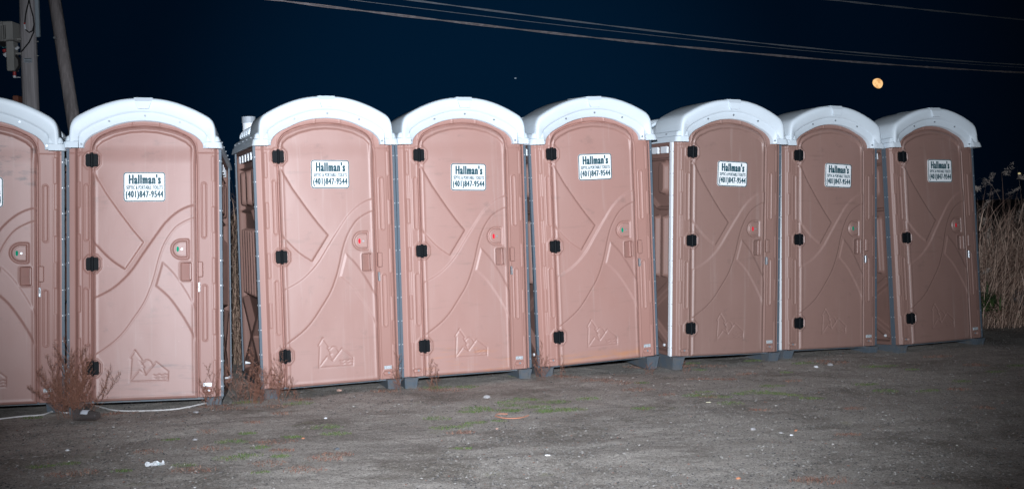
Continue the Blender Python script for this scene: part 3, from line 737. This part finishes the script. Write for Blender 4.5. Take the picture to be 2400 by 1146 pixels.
weed('dried_weed', 'tallest bushy rust brown dried weed, in front of the seam between the two leftmost toilets', 170, 7.98, .60, .31, 26, 101, leafn=40)
weed('dried_weed', 'thin dried weed by the right front foot of the toilet left of the wide gap', 492, 8.18, .34, .08, 7, 102, leafn=18)
weed('dried_weed', 'wide tangled heap of dried weed filling the foot of the gap between toilets', 586, 8.36, .44, .38, 46, 103, mess=.65, leafn=16)
weed('dried_weed', 'dried weed sprigs in front of the lowest door hinge right of the wide gap', 652, 8.42, .42, .13, 9, 104, leafn=20, mess=.2)
weed('dried_weed', 'small dried weed before the seam where two red dialled toilets meet', 930, 8.76, .33, .04, 4, 105, leafn=26)
weed('dried_weed', 'short curled dried weed below the door hinge right of the two red dialled toilets seam', 1017, 8.84, .27, .06, 5, 106, leafn=20, mess=.2)
weed('dried_weed', 'dried weed with two upright sprigs before the seam left of the leaning toilet', 1270, 9.17, .34, .07, 6, 107, leafn=24)
weed('dried_weed', 'sparse arching dried weed under the door of the leaning toilet', 1318, 9.20, .24, .12, 6, 108, leafn=10, mess=.6)
weed('dried_weed', 'low dried weed at the right front corner of the leaning toilet', 1522, 9.48, .15, .10, 9, 109, leafn=10, mess=.5)
weed('dried_weed', 'low dried weed by the left front foot of the toilet with the corner strip painted glint white', 1607, 9.52, .12, .05, 5, 110, leafn=10, mess=.5)
weed('dried_weed', 'tiny dried weed beside the cluster right of the wide gap, before the door', 690, 8.44, .12, .03, 4, 111, leafn=16)

# ---------------- reeds and grass behind ----------------
RE = [mat('reed_straw', (.60, .43, .34), .8), mat('reed_tan', (.78, .58, .46), .8), mat('reed_brown', (.33, .21, .165), .85)]
RD = [mat('matted_straw', (.26, .18, .13), .85), mat('matted_tan', (.36, .25, .19), .85), mat('matted_brown', (.15, .09, .065), .85)]
GL = [mat('leaf_green', (.050, .095, .022), .7), mat('leaf_dark', (.03, .055, .018), .75)]
PL = mat('reed_plume', (.42, .36, .32), .9)
def blade(mb, p, d, L, w, droop, q, m):
    pts = []; side = Vector((-d.y, d.x, 0)); side = side.normalized() if side.length > .01 else Vector((1, 0, 0))
    vel = d.normalized(); cur = Vector(p); n = 7; v = []; f = []
    for i in range(n):
        ww = w * (1 - (i / (n - 1)) ** 2 * .9)
        v += [cur - side * ww + Vector((0, 0, ww * .3)), cur + side * ww]
        cur = cur + vel * (L / (n - 1)); vel = (vel + Vector((0, 0, -droop * (i + 1) / n))).normalized()
    for i in range(n - 1): f.append((2 * i, 2 * i + 1, 2 * i + 3, 2 * i + 2))
    mb.add(v, f, m); return cur, vel
def reeds(name, label, loc, rx, ry, H, n, seed, lean=(0, 0), plumes=0, green=.0, cat='reeds', group='reeds growing behind the row', mats=None):
    q = random.Random(seed); r = thing(name, label, cat, loc, group); st = MB(); pl = MB()
    for k in range(n):
        p = Vector((q.uniform(-rx, rx), q.uniform(-ry, ry), -.02))
        d = Vector((lean[0] + q.gauss(0, .38), lean[1] + q.gauss(0, .25), 1)); L = H * q.uniform(.45, 1.1)
        e, vv = blade(st, p, d, L, q.uniform(.0018, .0042), q.uniform(.10, .9), q, q.randrange(3))
        for j in range(4):
            p2 = p + d.normalized() * L * q.uniform(.1, .75)
            blade(st, p2, Vector((lean[0] * 1.5 + q.gauss(0, .7), q.gauss(0, .5), q.uniform(.2, 1))), L * q.uniform(.2, .5), q.uniform(.002, .0055), q.uniform(.3, 1.0), q, q.randrange(3))
        if k < plumes:
            for j in range(70):
                u = q.random(); c = e - vv * (.16 * u) + Vector((q.gauss(0, .006 + .012 * u), q.gauss(0, .008 + .012 * u), 0))
                leaf(pl, c, q, .036, .0026, 0)
    st.build('blades', mats or RE, r)
    if plumes: pl.build('plumes', PL, r)
    if green:
        gb = MB()
        for k in range(int(n * green)):
            p = Vector((q.uniform(-rx, rx), q.uniform(-ry, ry), q.uniform(0, .45)))
            blade(gb, p, Vector((q.gauss(0, 1), q.gauss(0, 1), q.uniform(.2, 1))), q.uniform(.05, .16), q.uniform(.004, .009), .9, q, q.randrange(2))
        gb.build('green_leaves', GL, r)
    return r
def spot(px, py, y, z=None):
    p = at_depth(px, py, y); p.z = float(ground_h(p.x, p.y)) if z is None else z; return p
reeds('reed_clump', 'thick matted straw reeds seen through the wide gap between two toilets', spot(548, 700, 10.9), .55, .40, 1.75, 900, 201, lean=(.05, 0), green=.35, mats=RD)
reeds('reed_clump', 'darker straw reeds further back in the wide gap between two toilets', spot(552, 700, 12.2), .6, .4, 1.65, 500, 202, green=.4, mats=RD)
reeds('reed_clump', 'big arching clump of dry reeds just right of the last toilet', spot(2310, 700, 12.9), .36, .55, 1.62, 1000, 203, lean=(.55, -.1), plumes=60, green=.12)
reeds('reed_clump', 'dry reeds bending right at the right edge of the photo', spot(2392, 700, 13.6), .42, .5, 1.32, 760, 204, lean=(.45, 0), plumes=30, green=.12)
reeds('reed_clump', 'dim tall plumed reeds rising behind the arching clump at far right', spot(2372, 700, 16.8), .70, .6, 1.95, 90, 205, plumes=18, lean=(.02, 0))
reeds('reed_clump', 'dark low reeds filling the ground behind the arching clump at far right', spot(2390, 700, 15.2), .9, .5, 1.25, 420, 206, lean=(0, 0))
def leafy(label, loc, rx, n, H, seed):
    q = random.Random(seed); r = thing('leafy_plant', label, 'plant', loc, 'green plants at the foot of the reeds'); b = MB()
    for k in range(n):
        p = Vector((q.gauss(0, rx * .5), q.gauss(0, rx * .35), q.uniform(0, H * .5)))
        blade(b, p, Vector((q.gauss(0, .8), q.gauss(0, .8), q.uniform(.3, 1.2))), H * q.uniform(.3, .8), q.uniform(.005, .013), .8, q, q.randrange(2))
    b.build('leaves', GL, r)
leafy('green leafy plant at the right foot of the last toilet', spot(2312, 690, 12.3, .18), .14, 120, .36, 301)
leafy('low green leafy plant on the ground at the right edge below the reeds', on_ground(2378, 745), .28, 230, .22, 302)
# bank of dark earth under the reeds
def rock(name, label, cat, loc, size, seed, m, group=None, squash=(1, .8, .7), det=10):
    q = np.random.default_rng(seed); th = np.linspace(0, math.pi, det); ph = np.linspace(0, 2 * math.pi, det * 2 + 1)[:-1]
    T, P = np.meshgrid(th, ph, indexing='ij'); D = np.stack([np.sin(T) * np.cos(P), np.sin(T) * np.sin(P), np.cos(T)], -1)
    r = np.ones(T.shape)
    for k in range(9):
        n_ = q.normal(size=3); n_ /= np.linalg.norm(n_); d = q.uniform(.62, .95); dp = D @ n_; r = np.minimum(r, np.where(dp > .05, d / np.maximum(dp, .05), 9))
    V = D * r[..., None] * np.array(squash) * size; nr_, nc_ = T.shape; F = []
    for i in range(nr_ - 1):
        for j in range(nc_): a = i * nc_ + j; b2 = i * nc_ + (j + 1) % nc_; F.append((a, a + nc_, b2 + nc_, b2))
    o = mesh_obj(name, V.reshape(-1, 3), F, m); o.location = loc; tag(o, label, cat, group); return o
M_rk = mat('boulder_grey', (.10, .115, .135), .8, noise=[((9, 9, 9), 6, .45, .75, (.05, .055, .06), .8)], bump=[((40, 40, 40), 5, .6, .01)])
rock('boulder', 'blue grey boulder at the right edge of the photo below the reeds', 'boulder', spot(2397, 668, 12.6, .30), .17, 5, M_rk)
M_s1 = mat('stone_pale', (.34, .34, .35), .7, noise=[((60, 60, 60), 4, .5, .7, (.2, .2, .2), .7)]); M_s2 = mat('stone_pink', (.42, .27, .22), .7, noise=[((60, 60, 60), 4, .5, .7, (.25, .18, .15), .7)])
M_s3 = mat('stone_orange', (.45, .20, .11), .7); M_s4 = mat('stone_white', (.62, .64, .66), .6)
STN = [('flat pinkish stone under the door right of the wide gap', 796, 919, .022, M_s2), ('pale grey stone below the seam left of the leaning toilet', 1141, 934, .026, M_s1),
       ('pale stone below the toilet left of the wide gap, near its right foot', 459, 970, .020, M_s1), ('white pointed stone in front of the second toilet from the right', 1913, 862, .022, M_s4),
       ('round grey stone just right of the white pointed stone', 1946, 856, .026, M_s1), ('white pebble lying alone in the middle ground right of the wide gap', 763, 984, .012, M_s4),
       ('small orange stone in the dirt below the third toilet from the left', 711, 1031, .012, M_s3), ('pale blue grey stone in the right foreground dirt', 1765, 1006, .020, M_s1),
       ('cream coloured stone right of the pale blue grey stone', 1830, 1016, .014, M_s1), ('white stone right of the cream coloured stone', 1855, 1020, .011, M_s4),
       ('small orange stone above the white stone in the right foreground', 1866, 1010, .012, M_s3), ('dark grey stone in the foreground left of the middle', 790, 1054, .016, M_rk),
       ('half buried grey stone in the foreground, left part of the photo', 457, 1032, .018, M_s1), ('dull white pebble in the left foreground dirt', 158, 1053, .015, M_s4),
       ('small cream stone near the orange strap', 1165, 1003, .010, M_s2), ('orange red chip in the lower right foreground', 1730, 1115, .013, M_s3)]
for i, (lb, px, py, s_, m_) in enumerate(STN):
    p = on_ground(px, py); rock('stone', lb, 'stone', p + Vector((0, 0, s_ * .25)), s_, 60 + i, m_, 'stones lying on the dirt', (1.1, .8, .55), 7)

# ---------------- litter ----------------
q = random.Random(77)
p = on_ground(362, 1090); nn = 13
V = []; F = []
for i in range(nn):
    for j in range(7):
        V.append((-.052 + .104 * i / (nn - 1) + q.uniform(-.003, .003), (-.036 + .072 * j / 6) + q.uniform(-.004, .004), max(.001, .011 + .004 * math.sin(i * 1.1) + q.uniform(-.007, .007) + .006 * math.cos(j * 1.3) - .3 * abs(j / 6 - .5) ** 3)))
for i in range(nn - 1):
    for j in range(6): a = i * 7 + j; F.append((a, a + 7, a + 8, a + 1))
M_pap = mat('crumpled_paper', (.78, .82, .85), .5, noise=[((22, 40, 20), 3, .58, .66, (.20, .42, .42), .7)])
o = mesh_obj('crumpled_wrapper', V, F, M_pap); o.location = p; o.rotation_euler = (0, 0, .45); tag(o, 'crumpled white wrapper lying in the left foreground dirt', 'litter')
M_cup = mat('clear_plastic', (.10, .09, .09), .12, alpha=.38)
p = on_ground(204, 986)
cup = thing('plastic_cup', 'empty clear plastic cup lying on its side at the foot of the tallest dried weed', 'cup', p + Vector((0, 0, .044)), rotz=-.28)
b = MB(); n = 24; L_ = .185
for i, (x, r) in enumerate([(-.0925, .044), (-.09, .047), (-.086, .044), (0, .038), (.085, .030), (.0925, .028), (.088, .026), (0, .036), (-.086, .042)]):
    for k in range(n): b.v.append((x, r * math.cos(k * 2 * math.pi / n), r * math.sin(k * 2 * math.pi / n)))
for i in range(8):
    for k in range(n): b.f.append((i * n + k, i * n + (k + 1) % n, (i + 1) * n + (k + 1) % n, (i + 1) * n + k)); b.m.append(0)
b.f.append(tuple(5 * n + k for k in range(n))); b.m.append(0)
b.build('cup_body', M_cup, cup, True)
b = MB(); v = []
for i in range(6):
    for k in range(7): a = math.radians(95 + k * 12 + 90); x = -.03 + .012 * i; v.append((x, -math.cos(a) * 0 + .0395 * math.cos(math.radians(20 + 10 * k) + math.pi), .0395 * math.sin(math.radians(20 + 10 * k))))
b.add(v, [(i * 7 + k, i * 7 + k + 1, (i + 1) * 7 + k + 1, (i + 1) * 7 + k) for i in range(5) for k in range(6)])
b.build('cup_print', mat('cup_print', (.5, .54, .6), .4), cup)
def ground_curve(pix, lift, sub=6):
    P = [on_ground(*a) for a in pix]; o = []
    for a in spline([tuple(v) for v in P], sub):
        o.append((a[0], a[1], float(ground_h(a[0], a[1])) + lift))
    return o
b = MB(); b.tube(ground_curve([(-40, 982), (0, 979), (50, 973), (100, 970), (128, 962), (150, 966), (185, 964)], .006), .0055, 6)
b.build('x', None) if False else None
b.tube(ground_curve([(185, 944), (205, 943), (235, 952), (270, 960), (330, 962), (400, 961), (440, 956), (475, 948), (500, 943)], .006), .0055, 6)
o = b.build('white_hose', mat('hose_white', (.60, .60, .60), .6, noise=[((30, 30, 30), 4, .5, .7, (.3, .28, .26), .6)])); tag(o, 'thin dirty white hose trailing along the ground before the two leftmost toilets', 'hose')
M_or = mat('orange_strap', (.42, .17, .10), .6)
b = MB(); pts = ground_curve([(1190, 972), (1168, 972), (1161, 976), (1178, 980), (1200, 981), (1222, 979), (1240, 974)], .010, 6)
for i in range(len(pts)): pass
v = []; 
for (x, y, z) in pts: v += [(x, y, z - .010), (x, y, z - .004), (x, y + .004, z - .004), (x, y + .004, z - .010)]
f = [(i * 4 + k, i * 4 + (k + 1) % 4, i * 4 + 4 + (k + 1) % 4, i * 4 + 4 + k) for i in range(len(pts) - 1) for k in range(4)]
o = mesh_obj('orange_strap', v, f, M_or); tag(o, 'curved orange plastic strap lying in the middle of the dirt yard', 'strap')
b = MB(); p = on_ground(1284, 1070)
o = rock('plastic_scrap', 'thin white plastic scrap in the bottom middle foreground', 'litter', p + Vector((0, 0, .006)), .016, 81, M_s4, None, (1.2, .4, .3), 6)
p = on_ground(1661, 947); rock('plastic_scrap', 'small cream plastic scrap in the dirt right of the middle', 'litter', p + Vector((0, 0, .006)), .018, 82, mat('cream_plastic', (.7, .68, .5), .5), None, (1.2, .5, .2), 6)
p = on_ground(1524, 856); rock('plastic_scrap', 'white curled plastic scrap at the right foot of the leaning toilet', 'litter', p + Vector((0, -.06, .012)), .018, 83, M_s4, None, (1.2, .4, .6), 6)

# ---------------- utility poles, boxes and wires ----------------
def woodmat(name, col):
    return mat(name, col, .85, noise=[((9, 9, .6), 6, .42, .68, tuple(c_ * .5 for c_ in col), .85), ((40, 40, 1.2), 5, .5, .66, tuple(c_ * 1.5 for c_ in col), .6), ((3, 3, 2), 4, .6, .75, tuple(c_ * .45 for c_ in col), .6)],
               bump=[((40, 40, 1.5), 5, .6, .02)])
M_wood = woodmat('weathered_wood', (.42, .40, .41)); M_wood2 = woodmat('weathered_wood_dark', (.30, .27, .27))
PY = 16.5
pt = at_depth(68, 120, PY); pole = thing('utility_pole', 'upright weathered wooden utility pole with grey boxes behind the leftmost toilet', 'utility pole', (pt.x, pt.y, 0))
b = MB(); b.tube([(0, 0, -.3), (0, 0, 3), (0, 0, 6.2)], [.124, .117, .110], 20); b.build('pole_shaft', M_wood, pole, True)
def P_(px, py, y=PY - .13): v_ = at_depth(px, py, y); return v_ - Vector((pt.x, pt.y, 0))
M_gbox = mat('pale_grey_metal', (.36, .36, .34), .5, noise=[((6, 6, 3), 4, .5, .7, (.27, .27, .26), .6)]); M_dk = mat('black_cable', (.02, .02, .022), .5)
M_redc = mat('red_cap', (.45, .03, .03), .5)
def pxbox(name, x0, x1, y0, y1, dep, m, par, yy=PY - .12, bev=.012):
    a = at_depth(x0, y1, yy); c_ = at_depth(x1, y0, yy); b = MB()
    b.box(a.x - pt.x, c_.x - pt.x, a.y - pt.y - dep / 2, a.y - pt.y + dep / 2, a.z, c_.z, bev); return b.build(name, m, par)
pxbox('cabinet', 17, 39, 54, 98, .30, M_gbox, pole)
pxbox('finned_box', -14, 16, 58, 98, .26, M_gbox, pole, PY - .10)
b = MB()
for k in range(8):
    a = at_depth(-12 + k * 3.6, 97, PY - .27); c_ = at_depth(-12 + k * 3.6, 60, PY - .27)
    b.box(a.x - pt.x - .005, a.x - pt.x + .005, a.y - pt.y, a.y - pt.y + .05, a.z, c_.z)
b.build('cooling_fins', M_gbox, pole)
pxbox('top_bracket', 2, 14, 53, 58, .2, M_gbox, pole); pxbox('long_box', 21, 36, 98, 168, .16, M_gbox, pole)
pxbox('hanger', 36, 50, 90, 95, .05, M_gbox, pole); pxbox('hanger', 36, 50, 124, 129, .05, M_gbox, pole)
pxbox('mounting_bolt', 85, 90, 97.5, 99.5, .02, M_gbox, pole, PY); pxbox('mounting_bolt', 85, 90, 130, 132.5, .02, M_gbox, pole, PY)
pxbox('conduit', 84.5, 88.5, -60, 88, .05, mat('conduit_grey', (.30, .36, .40), .5), pole, PY)
tg = pxbox('pole_tag', 56, 74.5, 136.5, 148, .012, mat('tag_pale', (.42, .47, .52), .4), pole, PY - .128, .002)
for (ya, yb) in ((137.2, 139), (141.5, 142.7), (144.8, 146)):
    pxbox('tag_print', 57, 73.5, ya, yb, .004, M_dk, tg, PY - .137, .0005)
b = MB(); b.tube([P_(68, -60, PY - .14), P_(67, 5, PY - .14), P_(60, 35, PY - .14), P_(58, 55, PY - .14), P_(60, 70, PY - .14), P_(68, 77, PY - .14), P_(76, 73, PY - .14), P_(80, 58, PY - .14), P_(78, 40, PY - .14), P_(71, 15, PY - .14), P_(68, -5, PY - .14)], .010, 5)
b.tube([P_(80, 55, PY - .14), P_(79, 76, PY - .14), P_(68, 100, PY - .14), P_(50, 122, PY - .14)], .010, 5); b.build('cable', M_dk, pole)
b = MB(); b.tube([P_(57.5, 54, PY - .15), P_(57.5, 58, PY - .15)], .013, 6, m=1); b.tube([P_(57.6, 58, PY - .15), P_(59.5, 70, PY - .15)], .013, 6); b.build('cable_sleeve', [M_pvc, M_redc], pole)
b = MB()
for k in range(5): b.tube([P_(2 + k * 4, 98), P_(1 + k * 4, 106 + (k % 3) * 3), P_(6 + k * 3, 110)], .012, 5)
b.tube([P_(37, 130), P_(45, 140), P_(46, 155), P_(38, 168)], .02, 5); b.build('cable_bundle', M_dk, pole)
b = MB(); b.tube([P_(2, 108), P_(8, 112), P_(18, 110)], .006, 4); b.build('thin_wire', mat('teal_wire', (.12, .45, .42), .5), pole)
b = MB(); b.tube([P_(10, 117), P_(12, 123)], .03, 8); b.tube([P_(34, 169), P_(34, 178)], .022, 8); b.build('red_connector', M_redc, pole)
b = MB(); b.tube([P_(9, 130), P_(22, 122)], .022, 8); b.tube([P_(12, 133), P_(24, 126)], .018, 8); b.tube([P_(37, 116), P_(44, 111)], .02, 8); b.tube([P_(34, 178), P_(34, 183)], .022, 8); b.tube([P_(36, 182), P_(48, 182)], .006, 5)
b.build('connector', M_pvc, pole)
pxbox('rusty_box', 36, 48, 225.5, 262, .18, mat('rust_red', (.22, .08, .05), .7), pole, PY + .05)
# leaning pole
a = at_depth(128, 0, 17.0); c_ = at_depth(171, 275, 16.7); d = (c_ - a).normalized(); foot = c_ + d * ((c_.z + .2) / -d.z); top = a - d * 1.0
lp = thing('leaning_pole', 'wooden pole leaning left behind the two leftmost toilets, right of the upright pole', 'pole', foot)
b = MB(); b.tube([Vector((0, 0, 0)), (top - foot) * .5, top - foot], [.103, .097, .089], 18); sh = b.build('pole_shaft', M_wood2, lp, True)
b = MB(); kp = at_depth(135, 92, 16.84) - foot; b.tube([kp + Vector((0, -.125, 0)), kp + Vector((0, -.07, 0))], .016, 10); b.build('bolt', M_steel, lp)
b = MB(); kp = at_depth(149, 132, 20.35) - foot
# wires
M_wire = mat('wire_aluminium', (.40, .35, .36), .6, noise=[((0.8, 14, 14), 3, .45, .6, (.60, .54, .55), .9)])
M_wire2 = mat('wire_dark', (.34, .37, .42), .5)
def wire(name, label, pix, y0, y1, r, m, twist=0):
    n = 70; px = np.array([p_[0] for p_ in pix], float); py = np.array([p_[1] for p_ in pix], float); co_ = np.polyfit(px, py, 3 if len(px) > 3 else len(px) - 1)
    P = []
    for i in range(n):
        x = px[0] + (px[-1] - px[0]) * i / (n - 1); u = i / (n - 1)
        Y = 1 / ((1 - u) / y0 + u / y1)       # straight span in plan
        P.append(at_depth(x, float(np.polyval(co_, x)), Y))
    b = MB()
    if not twist: b.tube(P, r, 6)
    else:
        for s in (0, math.pi):
            Q = []
            for i in range(len(P) - 1):
                for k in range(6):
                    u = k / 6; c0 = P[i].lerp(P[i + 1], u); a = (i + u) * twist + s
                    Q.append(c0 + Vector((0, math.cos(a), math.sin(a))) * r * 1.0)
            b.tube(Q, r * .9, 5)
    o = b.build(name, m, None, True); tag(o, label, 'wire', 'overhead wires'); return o
wire('overhead_wire', 'lowest and thickest overhead wire crossing the night sky above the roofs', [(300, -42), (636, -1), (875, 28.4), (1150, 62), (1287, 79), (1700, 120), (2000, 144.5), (2480, 175)], 17, 30, .0125, M_wire, .55)
wire('overhead_wire', 'thinnest overhead wire, middle of the three crossing the sky together', [(420, -50), (829, 0), (1104, 36.6), (1700, 101), (2100, 138), (2480, 164)], 17, 30, .006, M_wire2)
wire('overhead_wire', 'twisted overhead wire, uppermost of the three crossing the sky together', [(520, -58), (957, -1), (1265, 41), (1585, 80), (1700, 93), (2100, 131), (2480, 157)], 17, 30, .009, M_wire2, .5)
wire('overhead_wire', 'short stretch of overhead wire in the top right corner', [(1700, -30), (1936, -1), (2170, 24), (2480, 56)], 19, 29, .010, M_wire2, .4)

# ---------------- lights in the night ----------------
def emis(name, col, st, spots=None):
    m = bpy.data.materials.new(name); m.use_nodes = True; t = m.node_tree; t.nodes.clear()
    e_ = t.nodes.new('ShaderNodeEmission'); o_ = t.nodes.new('ShaderNodeOutputMaterial'); e_.inputs['Strength'].default_value = st; e_.inputs['Color'].default_value = (*col, 1)
    if spots:
        c_ = t.nodes.new('ShaderNodeTexCoord'); nz = t.nodes.new('ShaderNodeTexNoise'); nz.inputs['Scale'].default_value = spots; nz.inputs['Detail'].default_value = 3
        mx = t.nodes.new('ShaderNodeMix'); mx.data_type = 'RGBA'; r_ = t.nodes.new('ShaderNodeMapRange'); r_.inputs['From Min'].default_value = .45; r_.inputs['From Max'].default_value = .6
        t.links.new(c_.outputs['Object'], nz.inputs['Vector']); t.links.new(nz.outputs['Fac'], r_.inputs['Value']); t.links.new(r_.outputs[0], mx.inputs['Factor'])
        mx.inputs[6].default_value = (*col, 1); mx.inputs[7].default_value = (col[0] * .75, col[1] * .62, col[2] * .5, 1); t.links.new(mx.outputs[2], e_.inputs['Color'])
    t.links.new(e_.outputs[0], o_.inputs['Surface']); return m
def ball(name, loc, r, m, sx_left=1.0, rot=0):
    V = []; F = []; n, k = 16, 24
    for i in range(n + 1):
        th = math.pi * i / n
        for j in range(k):
            ph = 2 * math.pi * j / k; x = math.sin(th) * math.cos(ph); x = x * sx_left if x < 0 else x
            V.append((x * r, math.sin(th) * math.sin(ph) * r, math.cos(th) * r))
    for i in range(n):
        for j in range(k): F.append((i * k + j, (i + 1) * k + j, (i + 1) * k + (j + 1) % k, i * k + (j + 1) % k))
    o = mesh_obj(name, V, F, m, None, True); o.location = loc; o.rotation_euler = (0, rot, 0); return o
mp_ = at_depth(2056, 197, 1500)
tag(ball('moon', mp_, 12.0 / FPX * 1560, emis('moon_orange', (1.0, .62, .28), 1.05, .13), .66, math.radians(-40)), 'orange gibbous moon hanging low in the night sky above the last toilets', 'moon')
ball_s = ball('star', at_depth(1208, 184, 1500), 1.1, emis('star_white', (.5, .65, .85), .35)); ball_s.scale = (1.4, 1, .8); tag(ball_s, 'faint lone star in the dark blue sky above the middle toilets', 'star')
dl = thing('street_lamp', 'far off yellowish street lamp glowing above the reeds at the right edge', 'street lamp', tuple(at_depth(2389, 407, 120).xy) + (0.0,))
zt = at_depth(2389, 407, 120).z
hd = ball('lamp_head', (0, 0, zt), .13, emis('lamp_glow', (1, .85, .45), .5)); hd.scale = (1.2, 1, .8); hd.parent = dl
b = MB(); b.tube([(.4, .3, -.2), (.4, .3, zt), (.1, .1, zt + .16)], .05, 8); b.build('lamp_post', M_dk, dl)
